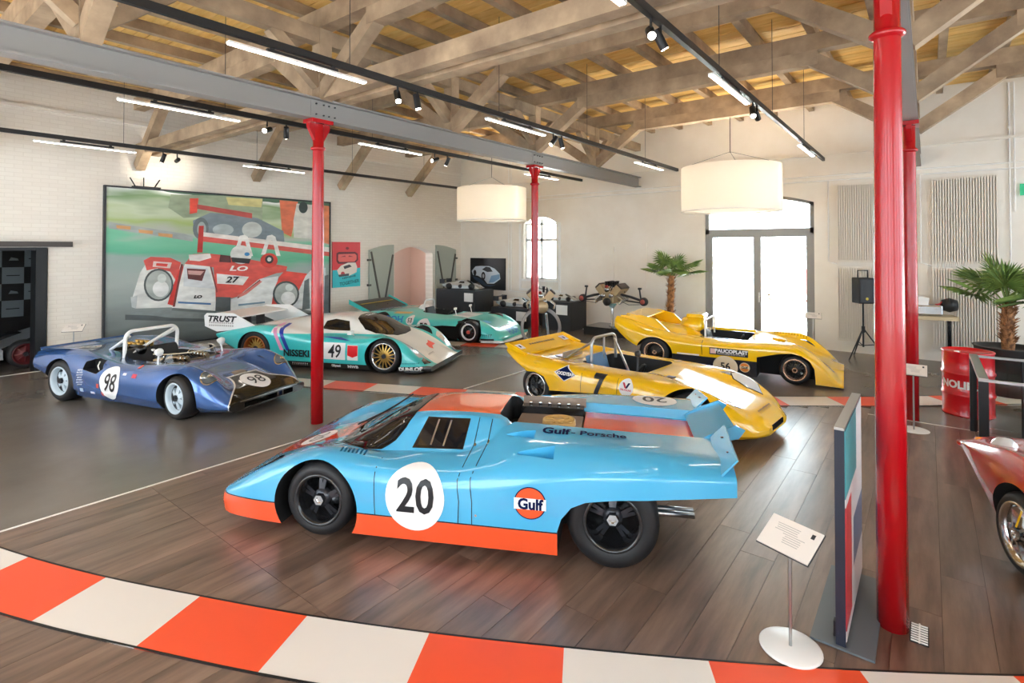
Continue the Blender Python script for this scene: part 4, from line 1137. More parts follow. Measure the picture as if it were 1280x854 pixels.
# ------------------------------------------------------------------ turquoise open car 53
def car_pooh():
    TE = '#45D0CC'
    def lay(X, Y, Z):
        ay = Y.abs()
        sp = (Z < .10) & (X > 1.5)
        top = (ay < .45) & btw(X, .55, 1.0)
        return [(top, '#EFF3F2'), (sp, '#EFF3F2')]
    p = paint_layers('turquoise_light', TE, lay, rough=.28)
    c = Car('race_car', (10.15, 10.24), -75, 'turquoise open race car with number 53 roundel and large black rear wing', [p, m_inner, mat('cockpit_dark', '#1C1B1B', .7)])
    L = []
    def ln(*q): L.append(list(q))
    ln((2.12, 0, .16), (2.0, 0, .27), (1.6, 0, .42), (1.2, 0, .51), (.8, 0, .57), (.3, 0, .60), (-.4, 0, .66), (-.8, 0, .70), (-1.4, 0, .66), (-2.1, 0, .55))
    ln((2.12, .3, .16), (2.0, .3, .27), (1.6, .3, .42), (1.2, .3, .51), (.8, .3, .58), (.3, .3, .60), (-.4, .3, .65), (-.8, .3, .69), (-1.4, .3, .65), (-2.1, .3, .55))
    ln((2.1, .5, .16), (1.95, .5, .28), (1.6, .5, .43), (1.2, .5, .52), (.8, .5, .57), (.3, .5, .585), (-.4, .5, .62), (-.8, .5, .66), (-1.4, .5, .64), (-2.1, .5, .55))
    ln((2.02, .70, .16), (1.9, .68, .30), (1.6, .68, .49), (1.25, .70, .58), (.8, .72, .565), (.3, .74, .55), (-.4, .74, .58), (-.8, .72, .63), (-1.25, .72, .66), (-2.1, .72, .55))
    ln((1.96, .80, .15), (1.8, .84, .30), (1.5, .87, .46), (1.25, .88, .52), (.8, .90, .50), (.3, .92, .49), (-.4, .92, .51), (-.8, .91, .57), (-1.25, .90, .60), (-2.1, .88, .52))
    ln((1.95, .82, .13), (1.7, .91, .24), (1.25, .95, .36), (.3, .96, .38), (-.4, .96, .38), (-1.25, .95, .44), (-2.1, .91, .47))
    ln((1.95, .82, .10), (1.7, .91, .12), (1.25, .95, .16), (.3, .95, .14), (-.8, .95, .14), (-1.4, .94, .22), (-2.1, .90, .36))
    ln((1.93, .80, .06), (.3, .92, .06), (-.8, .92, .06), (-1.5, .90, .16), (-2.1, .88, .30))
    cuts = [arch(1.25, .28, .35, .325, s*.58, s*1.3) for s in (1, -1)] + [arch(-1.25, .31, .36, .33, s*.55, s*1.3) for s in (1, -1)]
    cuts.append(poly_cut(rounded(-.38, .45, -.42, .42, .12), .25, 1.0, 2))
    cuts += [side_cut([(.95, .02), (.95, .40), (.55, .40), (.20, .36), (.25, .02)], s*.72, s*1.3) for s in (1, -1)]
    c.body(L, cuts, sharp=(6, 7), step=.05)
    for sd in 'LR':
        c.disc('roundel', .20, m_numw, (.02, .34), sd, .005, ry=.19); c.text('race_number', '53', .26, m_numb, (.02, .34), sd, off=.009, bold=.004)
        c.disc('roundel', .11, m_numw, (-.40, .47), sd, .005); c.text('race_number', '53', .14, m_numb, (-.40, .47), sd, off=.009, bold=.002)
        c.text('sponsor_lettering', 'POOH', .20, mat('pooh_blue', '#1F7CC9', .4), (-.95, .49), sd, off=.006, bold=.006, xs=1.2)
        marks(c, 'side_marks', (1.72, .21), sd, 0, 6, .07, .045, m_numb)
        c.poly('splitter_strip', [(1.58, .10), (1.9, .10), (1.9, .14), (1.58, .14)], m_numb, sd, .006)
        c.poly('cowl_sticker', [(-.95, .615), (-.55, .605), (-.55, .635), (-.95, .645)], mat('sticker_tan', '#C9A86A', .4), sd, .006)
        c.disc('fender_sticker', .10, m_numb, (1.05, .50), sd, .006, ry=.03); c.disc('fender_sticker', .10, m_numw, (1.25, .49), sd, .006, ry=.03)
    c.text('nose_lettering', 'POOH', .17, mat('pooh_blue', '#1F7CC9', .4), (0, .235), 'F', off=.006, bold=.005, xs=1.2)
    c.poly('hood_blue', [(1.55, -.20), (1.55, -.50), (1.30, -.50), (1.38, -.20)], mat('pooh_sky', '#58B9E6', .4), 'T', .005)
    c.poly('nose_slit', [(1.82, -.35), (1.84, -.35), (1.84, .35), (1.82, .35)], m_numb, 'T', .005)
    c.mesh('splitter', MB().prism([(2.2, -.5), (2.26, 0), (2.2, .5), (2.08, .85), (1.7, .97), (1.6, .95), (1.6, -.95), (1.7, -.97), (2.08, -.85)], .05, .075), m_numw)
    # wing
    wg = MB(); wg.add([(-1.75, -.88, .64), (-1.75, .88, .64), (-2.32, .88, .86), (-2.32, -.88, .86), (-1.75, -.88, .615), (-1.75, .88, .615), (-2.32, .88, .84), (-2.32, -.88, .84)], [(0, 1, 2, 3), (7, 6, 5, 4), (0, 4, 5, 1), (1, 5, 6, 2), (2, 6, 7, 3), (3, 7, 4, 0)])
    wo = c.mesh('rear_wing', wg, mat('wing_grey', '#3A3A3C', .35))
    MB().beam((-2.1, -.7, .79), (-2.1, .7, .79), .06, .01).build('wing_stripe', mat('wing_yellow', '#D8B83A', .4), wo)
    for s in (1, -1):
        pl = side_cut([(-1.70, .56), (-1.70, .66), (-2.36, .92), (-2.36, .80)], s*.88, s*.90); c.mesh('wing_endplate', pl, p)
        c.mesh('wing_strut', MB().beam((-1.95, s*.25, .55), (-1.98, s*.25, .72), .02, .10), m_dark)
        mr = c.mesh('mirror', MB().box((.62, s*.42, .76), (.04, .12, .06)), m_numw, bevel=.01); MB().tube([(.62, s*.42, .74), (.66, s*.42, .57)], .01, 6).build('mirror_stalk', m_numw, mr)
    hoop(c, 'roll_bar', -.40, -.26, .26, .60, .92, .022, m_white)
    c.mesh('head_fairing', MB().lathe([(0, .08), (.10, .05), (.16, -.02), (.18, -.12)], 20, (-.55, 0, .72)), m_numw, fix=False)
    seat(c, -.1, 0, .2, mat('seat_black', '#17171A', .6)); steering(c, .22, 0, .5)
    sets = {'f': wheel_meshes('turq_front', .27, .24, .19, m_numw, m_bwheel, m_numw, 'disc', mat('hub_red', '#D8584A', .4), .03), 'r': wheel_meshes('turq_rear', .31, .34, .20, m_numw, m_bwheel, m_numw, 'disc', mat('hub_red', '#D8584A', .4), .05)}
    put_wheels(c, 'f', 'r', 1.25, -1.25, .80, .76, .27, .31, sets)
car_pooh()

YE = '#FFC609'
# ------------------------------------------------------------------ yellow open car 7
def car_7():
    p = mat('yellow_seven', YE, .22, coat=1.0)
    c = Car('race_car', (7.252, 3.398), -93.83, 'yellow open race car with black number 7 and bare metal roll bar', [p, m_inner, mat('cockpit_dark', '#1C1B1B', .7)])
    L = []
    def ln(*q): L.append(list(q))
    ln((1.95, 0, .20), (1.88, 0, .29), (1.6, 0, .40), (1.3, 0, .47), (.9, 0, .56), (.5, 0, .625), (0, 0, .63), (-.6, 0, .63), (-.9, 0, .60), (-1.3, 0, .60), (-1.6, 0, .66), (-1.80, 0, .755))
    ln((1.95, .20, .20), (1.88, .25, .29), (1.6, .28, .40), (1.3, .28, .47), (.9, .3, .56), (.5, .3, .625), (0, .3, .63), (-.6, .3, .63), (-.9, .3, .60), (-1.3, .3, .60), (-1.6, .3, .66), (-1.80, .3, .755))
    ln((1.95, .30, .20), (1.90, .38, .235), (1.82, .43, .30), (1.6, .44, .42), (1.3, .45, .52), (.9, .46, .60), (.5, .48, .635), (0, .5, .635), (-.6, .5, .64), (-.9, .5, .62), (-1.3, .5, .625), (-1.6, .5, .67), (-1.80, .5, .755))
    ln((1.95, .34, .195), (1.88, .49, .21), (1.78, .56, .31), (1.6, .60, .44), (1.35, .62, .56), (1.15, .63, .60), (.9, .64, .615), (.5, .66, .625), (0, .68, .625), (-.5, .68, .64), (-.9, .66, .67), (-1.2, .66, .68), (-1.5, .66, .69), (-1.80, .66, .755))
    ln((1.95, .36, .19), (1.86, .55, .20), (1.72, .67, .30), (1.5, .74, .43), (1.3, .76, .51), (1.15, .77, .545), (.8, .79, .57), (.3, .81, .585), (-.4, .82, .60), (-.9, .81, .62), (-1.2, .80, .62), (-1.5, .79, .65), (-1.80, .74, .74))
    ln((1.95, .365, .175), (1.85, .575, .18), (1.65, .73, .25), (1.4, .81, .34), (1.15, .83, .40), (.6, .86, .40), (-.4, .87, .42), (-1.0, .865, .46), (-1.4, .85, .53), (-1.80, .76, .70))
    ln((1.95, .36, .15), (1.85, .57, .14), (1.5, .79, .18), (1.15, .83, .24), (.6, .86, .22), (-.4, .87, .22), (-.85, .87, .24), (-1.2, .85, .40), (-1.80, .75, .68))
    ln((1.95, .32, .12), (1.82, .52, .10), (1.5, .74, .09), (.6, .82, .10), (-.85, .82, .12), (-1.2, .82, .36), (-1.80, .74, .66))
    cuts = [arch(1.15, .27, .345, .325, s*.50, s*1.2) for s in (1, -1)] + [side_cut([(-.86, -.1), (-.88, .30), (-.98, .44), (-1.15, .48), (-1.36, .46), (-1.6, .30), (-1.6, -.1)], s*.46, s*1.2) for s in (1, -1)]
    cuts += [cyl_y(-1.15, .28, .32, s*.46, s*.82) for s in (1, -1)]
    cuts.append(poly_cut(rounded(-.62, .42, -.46, .46, .10), .25, 1.0, 2))
    cuts += [side_cut([(-.90, -.1), (-.90, .255), (.33, .40), (.60, .40), (.60, -.1)], s*.66, s*1.2, 2) for s in (1, -1)]
    cuts.append(side_cut([(2.1, .145), (2.1, .215), (1.8, .21), (1.8, .15)], -.22, .22))
    c.body(L, cuts, sharp=(6, 7), step=.045)
    for s in (1, -1):
        T = side_cut([(-1.45, .66), (-1.80, .74), (-1.86, .80), (-1.80, .82), (-1.42, .70)], s*.70, s*.74); c.mesh('tail_fin', T, p)
    mb = MB(); mb.add([(-1.50, -.74, .665), (-1.50, .74, .665), (-1.86, .74, .80), (-1.86, -.74, .80), (-1.50, -.74, .65), (-1.50, .74, .65), (-1.86, .74, .785), (-1.86, -.74, .785)], [(0, 1, 2, 3), (7, 6, 5, 4), (0, 4, 5, 1), (1, 5, 6, 2), (2, 6, 7, 3), (3, 7, 4, 0)])
    wing = c.mesh('tail_wing', mb, p)
    c.mesh('deck_duct', MB().box((-1.02, -.08, .66), (.02, .50, .09)).box((-1.10, -.08, .63), (.16, .50, .02)), m_alu)
    for sd in 'LR':
        c.text('race_number', '7', .36, m_numb, (-.05, .47), sd, off=.007, bold=.016, tilt=4, xs=.9)
        c.poly('tyre_badge_rim', [(-.61 + .185*a, .535 + .105*b) for a, b in ((-1, 0), (0, -1), (1, 0), (0, 1))], m_numw, sd, .004)
        c.poly('tyre_badge', [(-.61 + .170*a, .535 + .093*b) for a, b in ((-1, 0), (0, -1), (1, 0), (0, 1))], navy, sd, .007)
        c.text('badge_lettering', 'GOODYEAR', .058, m_numw, (-.61, .535), sd, off=.011, bold=.003)
        c.disc('oil_badge', .10, m_numw, (.36, .50), sd, .005, ry=.105)
        c.text('badge_lettering', 'VALVOLINE', .030, mat('badge_red', '#D0203A', .4), (.36, .475), sd, off=.009, bold=.001)
        c.poly('badge_v', [(.305, .56), (.335, .56), (.36, .515), (.36, .49), (.34, .50)], mat('badge_red', '#D0203A', .4), sd, .009)
        c.poly('badge_v', [(.415, .56), (.385, .56), (.36, .515), (.36, .49), (.38, .50)], navy, sd, .009)
        for xa in (-.33, .23): c.poly('shut_line', [(xa - .003, .62), (xa + .003, .62), (xa + .003, .32 if xa < 0 else .38), (xa - .003, .32 if xa < 0 else .38)], m_blackpaint, sd, .003)
    for s in (1, -1):
        c.poly('headlamp_seal', [(1.66, s*.40), (1.54, s*.60), (1.26, s*.64), (1.18, s*.56), (1.26, s*.44), (1.46, s*.38)], m_blackpaint, 'T', .003)
        c.poly('headlamp_cover', [(1.645, s*.415), (1.53, s*.585), (1.27, s*.625), (1.20, s*.555), (1.27, s*.455), (1.46, s*.395)], mat('lamp_cover', '#E8EEF4', .04, spec=.9, metal=.2), 'T', .006)
        c.poly('nose_decal', [(1.72, s*.66), (1.80, s*.62), (1.86, s*.62), (1.78, s*.68)], navy, 'T', .005)
    marks(c, 'nose_lettering', (1.80, 0), 'T', PI, 10, .05, .045, mat('print_brown', '#5C4415', .5))
    mw = MB(); rd = random.Random(3)
    for k in range(11):
        w = rd.uniform(.02, .04); y = -.30 + .06*k; T_ = Matrix.Rotation(R(20.5), 3, 'Y')
        mw.box((-1.70, y, .7525), (.035, w, .004), T_)
    tag(mw.build('wing_lettering', mat('print_brown', '#5C4415', .5), wing), kind='stuff')
    for s in (1, -1):
        c.mesh('wing_badge', MB().box((-1.68, s*.58, .7465), (.14, .14, .004), Matrix.Rotation(R(20.5), 3, 'Y')), m_numw)
        c.mesh('wing_badge_mark', MB().box((-1.68, s*.58, .7495), (.06, .03, .004), Matrix.Rotation(R(20.5), 3, 'Y')), navy)
    hoop(c, 'roll_bar', -.50, -.34, .34, .60, .98, .022, m_alu, 0, [((-.50, .30, .90), (-.05, .0, .45)), ((-.50, -.28, .93), (-1.0, -.25, .62)), ((-.50, 0, .98), (-.50, 0, .60))])
    mr = c.mesh('mirror', MB().lathe([(0, -.05), (.04, -.03), (.045, .02), (0, .025)], 14, (.30, -.42, .87), 'x'), m_black, fix=False)
    MB().tube([(.30, -.42, .85), (.30, -.44, .60)], .015, 8).build('mirror_stalk', m_dark, mr)
    seat(c, -.25, -.12, .2, mat('seat_blue', '#5A7C9C', .5)); steering(c, .15, -.1, .52)
    c.mesh('hood_vent', MB().box((.72, -.30, .603), (.10, .08, .012)), m_dark)
    sets = {'f': wheel_meshes('seven_front', .27, .25, .19, m_bwheel, m_bwheel, m_lip, 'disc', m_dark, .05), 'r': wheel_meshes('seven_rear', .275, .33, .175, m_bwheel, m_bwheel, m_lip, 'disc', m_dark, .06)}
    put_wheels(c, 'f', 'r', 1.15, -1.15, .69, .685, .27, .275, sets)
car_7()

# ------------------------------------------------------------------ yellow spyder 56
def car_56():
    def lay(X, Y, Z): return [((Z < .33) & btw(X, -.92, .62), '#1B2636')]
    p = paint_layers('yellow_spyder', '#FFCB10', lay, rough=.22)
    c = Car('race_car', (10.866, 3.078), -84.14, 'yellow open race car with number 56 and black sponsor plate', [p, m_inner, mat('cockpit_dark', '#1C1B1B', .7)])
    L = []
    def ln(*q): L.append(list(q))
    ln((1.90, 0, .20), (1.75, 0, .24), (1.5, 0, .33), (1.2, 0, .45), (.9, 0, .53), (.5, 0, .60), (0, 0, .62), (-.45, 0, .64), (-.8, 0, .74), (-1.2, 0, .76), (-1.7, 0, .84), (-2.02, 0, .90))
    ln((1.90, .3, .20), (1.75, .3, .24), (1.5, .3, .33), (1.2, .3, .45), (.9, .3, .53), (.5, .3, .60), (0, .3, .62), (-.45, .3, .64), (-.8, .3, .70), (-1.2, .3, .72), (-1.7, .3, .81), (-2.02, .3, .90))
    ln((1.88, .52, .16), (1.75, .52, .23), (1.5, .52, .38), (1.2, .52, .53), (.9, .52, .58), (.5, .52, .62), (0, .52, .625), (-.45, .54, .63), (-.8, .56, .63), (-1.2, .56, .64), (-1.7, .56, .80), (-2.02, .56, .90))
    ln((1.86, .66, .12), (1.75, .67, .24), (1.5, .68, .48), (1.3, .68, .61), (1.1, .68, .66), (.8, .68, .66), (.5, .68, .645), (0, .68, .63), (-.45, .68, .63), (-.8, .68, .66), (-1.2, .68, .73), (-1.7, .68, .86), (-2.02, .68, .93))
    ln((1.86, .82, .09), (1.72, .84, .24), (1.5, .85, .45), (1.3, .86, .575), (1.1, .87, .62), (.8, .87, .625), (.5, .87, .615), (0, .87, .60), (-.45, .87, .59), (-.8, .86, .62), (-1.2, .86, .69), (-1.7, .84, .80), (-2.02, .80, .90))
    ln((1.86, .92, .06), (1.7, .93, .20), (1.5, .94, .40), (1.3, .95, .50), (1.1, .955, .55), (.8, .96, .55), (.5, .965, .54), (0, .97, .53), (-.45, .97, .53), (-.8, .96, .56), (-1.2, .95, .60), (-1.7, .92, .68), (-2.02, .86, .80))
    ln((1.86, .93, .05), (1.5, .95, .20), (1.1, .96, .36), (.6, .97, .33), (-.9, .97, .33), (-1.2, .96, .40), (-1.6, .93, .48), (-2.02, .86, .74))
    ln((1.86, .93, .04), (1.5, .95, .05), (.6, .95, .06), (-.9, .95, .06), (-1.2, .95, .30), (-1.6, .92, .42), (-2.02, .85, .72))
    cuts = [side_cut([(1.50, -.1), (1.505, .12), (1.49, .30), (1.42, .42), (1.30, .50), (1.15, .525), (.95, .50), (.615, .41), (.615, -.1)], s*.55, s*1.3) for s in (1, -1)]
    lv = MB(); lv.slot = 0
    for s in (1, -1):
        lv.prism([(.95, s*.15), (.95, s*.42), (.72, s*.38), (.74, s*.15)], .45, .80)
        for k in range(12): lv.prism([(1.30 - .05*k, s*.60), (1.28 - .05*k, s*.60), (1.28 - .05*k, s*.66), (1.30 - .05*k, s*.66)], .53, .80)
    cuts.append(lv)
    cuts += [cyl_y(1.2, .255, .30, s*.55, s*.90) for s in (1, -1)]
    cuts += [arch(-1.2, .30, .36, .30, s*.50, s*1.3) for s in (1, -1)]
    cuts.append(poly_cut(rounded(-.42, .40, -.50, .50, .08), .25, 1.0, 2))
    c.body(L, cuts, sharp=(6, 7), step=.045)
    for sd in 'LR':
        c.poly('sponsor_plate', [(-.17, .385), (.48, .385), (.48, .51), (-.17, .51)], m_numb, sd, .005)
        c.text('sponsor_lettering', 'PAUCOPLAST', .085, m_numw, (.20, .465), sd, off=.010, bold=.004, xs=1.05)
        marks(c, 'sponsor_smallprint', (.20, .41), sd, 0, 18, .025, .026, m_numw)
        c.poly('sponsor_logo', [(-.155, .405), (-.055, .405), (-.055, .495), (-.155, .495)], mat('logo_pink', '#F0C8BE', .4), sd, .009)
        c.disc('roundel', .21, mat('roundel_cream', '#F6E2C0', .4), (.10, .19), sd, .006, ry=.19)
        c.text('race_number', '56', .17, m_numb, (.10, .20), sd, off=.011, bold=.004)
        c.disc('badge_rim', .085, mat('roundel_cream', '#F6E2C0', .4), (.42, .21), sd, .007); c.disc('badge', .075, mat('badge_orange', '#EF8F3A', .4), (.42, .21), sd, .009)
        c.poly('badge_band', [(.345, .19), (.495, .19), (.495, .235), (.345, .235)], mat('roundel_cream', '#F6E2C0', .4), sd, .011)
        c.text('badge_lettering', 'Gulf', .06, m_numb, (.42, .21), sd, off=.014, bold=.002)
        c.poly('sill_sticker', [(-.75, .335), (-.35, .335), (-.35, .36), (-.75, .36)], m_numw, sd, .006)
        c.poly('shut_line', [(-.315, .60), (-.305, .60), (-.295, .36), (-.305, .36)], m_blackpaint, sd, .003)
    for s in (1, -1):
        fin = side_cut([(-.95, .64), (-1.25, .90), (-1.55, .96), (-1.98, .94), (-1.98, .80), (-1.2, .64)], s*.60, s*.63); c.mesh('tail_fin', fin, p)
    mb = MB(); mb.add([(-1.45, -.62, .93), (-1.45, .62, .93), (-1.85, .62, .985), (-1.85, -.62, .985), (-1.45, -.62, .91), (-1.45, .62, .91), (-1.85, .62, .965), (-1.85, -.62, .965)], [(0, 1, 2, 3), (7, 6, 5, 4), (0, 4, 5, 1), (1, 5, 6, 2), (2, 6, 7, 3), (3, 7, 4, 0)])
    c.mesh('tail_wing', mb, p)
    c.mesh('head_fairing', MB().lathe([(.0, -.36), (.16, -.30), (.24, -.12), (.25, .08), (.20, .13), (.0, .14)], 24, (-.62, .12, .72), 'x'), p, fix=False)
    c.mesh('air_box', MB().bb(-.80, -.46, -.10, .34, .90, .985), p, bevel=.03)
    hoop(c, 'roll_bar', -.36, -.42, .42, .58, .93, .018, m_white)
    c.mesh('cockpit_rail', MB().beam((-.40, .46, .66), (.42, .46, .66), .05, .05), p); c.mesh('side_vent', MB().box((-.05, -.60, .635), (.30, .03, .01)), m_dark)
    seat(c, -.1, -.15, .2, mat('seat_black', '#17171A', .6)); steering(c, .22, -.15, .52)
    c.mesh('nose_flap', MB().bb(1.60, 1.88, -.86, .86, .055, .075), p); c.mesh('front_suspension', MB().tube([(1.2, -.9, .30), (1.2, .9, .30)], .02).tube([(1.3, -.9, .2), (1.1, .9, .2)], .016), m_alu, fix=False)
    sets = {'f': wheel_meshes('spyder_front', .25, .25, .175, m_bwheel, m_bwheel, mat('rim_rose', '#DDB9A0', .2, metal=.8), 'wire', mat('rim_rose', '#DDB9A0', .2, metal=.8), .04), 'r': wheel_meshes('spyder_rear', .30, .36, .19, m_bwheel, m_bwheel, mat('rim_rose', '#DDB9A0', .2, metal=.8), 'wire', mat('rim_rose', '#DDB9A0', .2, metal=.8), .08)}
    put_wheels(c, 'f', 'r', 1.2, -1.2, .815, .76, .25, .30, sets)
car_56()

# ------------------------------------------------------------------ red coupe beside the railing
def car_red():
    p = mat('red_paint', '#B40A14', .25, coat=.6)
    c = Car('sports_car', (4.45, -1.604, .012), 23, 'glossy red sports car with chrome wheels beside the glass railing', [p, m_inner])
    c.e['category'] = 'car'
    L = []
    def ln(*q): L.append(list(q))
    ln((2.20, 0, .60), (2.12, 0, .66), (1.8, 0, .70), (1.1, 0, .74), (.75, 0, .78), (.4, 0, .98), (.1, 0, 1.10), (-.4, 0, 1.12), (-.9, 0, 1.0), (-1.4, 0, .82), (-1.85, 0, .62))
    ln((2.20, .25, .60), (2.12, .25, .66), (1.8, .28, .70), (1.1, .28, .74), (.75, .3, .78), (.4, .3, .96), (.1, .3, 1.08), (-.4, .3, 1.10), (-.9, .3, .98), (-1.4, .3, .81), (-1.85, .3, .62))
    ln((2.19, .42, .60), (2.10, .43, .66), (1.8, .46, .71), (1.1, .47, .76), (.75, .5, .78), (.4, .5, .86), (.1, .48, .99), (-.4, .47, 1.02), (-.9, .46, .92), (-1.4, .46, .79), (-1.85, .46, .60))
    ln((2.17, .54, .59), (2.05, .57, .64), (1.75, .60, .71), (1.4, .62, .77), (1.1, .62, .78), (.75, .64, .76), (.4, .66, .74), (-.4, .66, .77), (-.9, .64, .79), (-1.3, .62, .76), (-1.85, .58, .58))
    ln((2.14, .60, .58), (2.0, .645, .60), (1.7, .69, .64), (1.4, .72, .67), (1.1, .74, .68), (.75, .75, .65), (0, .77, .62), (-.9, .76, .68), (-1.3, .74, .66), (-1.85, .66, .54))
    ln((2.13, .605, .56), (1.95, .655, .55), (1.6, .72, .50), (1.1, .77, .47), (0, .80, .44), (-1.1, .78, .48), (-1.85, .68, .48))
    ln((2.12, .59, .53), (1.9, .63, .46), (1.5, .69, .28), (1.1, .75, .22), (-1.1, .77, .24), (-1.85, .66, .36))
    ln((2.08, .50, .50), (1.85, .54, .40), (1.45, .62, .20), (1.1, .68, .16), (-1.1, .70, .16), (-1.85, .6, .32))
    cuts = [arch(1.1, .29, .34, .33, s*.44, s*1.2) for s in (1, -1)] + [arch(-1.1, .29, .34, .33, s*.44, s*1.2) for s in (1, -1)]
    c.body(L, cuts, sharp=(6, 7), step=.05)
    ws = [(.78, 0), (.74, .32), (.62, .48), (.38, .50), (.22, .42), (.16, .2), (.15, 0)]
    c.poly('windscreen', ws + [(x, -y) for x, y in ws[-2:0:-1]], m_wglass, 'T', .006)
    for sd in 'LR': c.poly('side_window', [(.25, .80), (.08, .97), (-.45, 1.0), (-.75, .92), (-.70, .80)], m_wglass, sd, .006)
    for s in (1, -1):
        h = c.mesh('headlamp', MB().lathe([(0, .075), (.045, .068), (.075, .04), (.09, 0)], 24, (1.72, s*.50, .70)), m_lens, fix=False)
        MB().lathe([(.088, -.02), (.104, 0), (.088, .012)], 24, (1.72, s*.50, .70)).build('headlamp_ring', m_chrome, h)
        c.mesh('orange_reflection', MB().lathe([(0, .02), (.03, .015), (.035, 0)], 14, (2.02, s*.52, .655)), mat('amber', '#E8902A', .2), fix=False)  # amber dome added to imitate an orange reflection on the fender
    c.disc('roundel', .20, m_numw, (1.45, .1), 'T', .005)
    sets = {'f': wheel_meshes('red_front', .285, .19, .205, m_lip, m_lip, m_lip, 'disc', m_chrome, .02)}
    put_wheels(c, 'f', 'f', 1.1, -1.1, .66, .66, .285, .285, sets)
car_red()

# ------------------------------------------------------------------ silver car in the doorway
def car_silver():
    p = mat('silver_paint', '#BFC2C6', .3, coat=.6, metal=.3)
    a = ft(50, 462)
    c = Car('race_car', (3.56, 14.50), 180, 'silver wedge-tailed race car with dark red wheel seen through the doorway', [p, m_inner])
    L = []
    def ln(*q): L.append(list(q))
    ln((1.52, 0, .34), (1.2, 0, .47), (.5, 0, .70), (0, 0, .80), (-.6, 0, .74), (-1.6, 0, .62)); ln((1.52, .4, .34), (1.2, .4, .47), (.5, .4, .68), (0, .4, .74), (-.6, .4, .70), (-1.6, .4, .62))
    ln((1.50, .66, .34), (1.2, .68, .50), (.5, .68, .66), (-.6, .68, .64), (-1.6, .66, .60)); ln((1.48, .76, .28), (1.2, .80, .40), (-.6, .82, .46), (-1.6, .78, .52)); ln((1.46, .74, .20), (1.2, .76, .12), (-1.0, .78, .10), (-1.6, .74, .30))
    cuts = [arch(1.15, .28, .32, .30, s*.45, s*1.2) for s in (1, -1)] + [arch(-1.0, .28, .33, .31, s*.45, s*1.2) for s in (1, -1)]
    c.body(L, cuts, sharp=(3, 4), step=.07)
    dr = mat('dark_red', '#5A1218', .4)
    sets = {'f': wheel_meshes('silver_front', .27, .24, .19, dr, dr, dr, 'disc', m_dark, .02)}
    put_wheels(c, 'f', 'f', 1.15, -1.0, .68, .68, .27, .27, sets)
car_silver()
# ================================================================== pictures and fittings on the walls
def on_left(px, py, v=V_L - 0.09):
    """photo pixel -> (u, z) on the plane of the mural"""
    a = (px - 640) / FOC; Zc = v / (-CS * a + SN); return (SN * a * Zc + CS * Zc, CAM_H - (py - 310) / FOC * Zc)
def on_back(px, py, u=U_B - 0.05):
    a = (px - 640) / FOC; Zc = u / (SN * a + CS); return (-CS * a * Zc + SN * Zc, CAM_H - (py - 310) / FOC * Zc)
def flat_poly(name, pts, m, parent, plane, d, thick=0.002):
    """print lying on a wall: pts (a,z); plane 'L' faces -v, 'B' faces -u"""
    mb = MB(); n = len(pts)
    f = (lambda a, z, e: (a, d - e, z)) if plane == 'L' else (lambda a, z, e: (d - e, a, z))
    vs = [f(a, z, thick) for a, z in pts] + [f(a, z, 0) for a, z in pts]
    fs = [tuple(range(n)), tuple(range(n, 2*n))[::-1]] + [(i, n + i, n + (i+1) % n, (i+1) % n) for i in range(n)]
    mb.add(vs, fs); return mb.build(name, m, parent, fix=True)
def ell(cx, cy, rx, ry, n=24, rot=0.0):
    return [(cx + rx*math.cos(2*PI*k/n)*math.cos(rot) - ry*math.sin(2*PI*k/n)*math.sin(rot), cy + rx*math.cos(2*PI*k/n)*math.sin(rot) + ry*math.sin(2*PI*k/n)*math.cos(rot)) for k in range(n)]

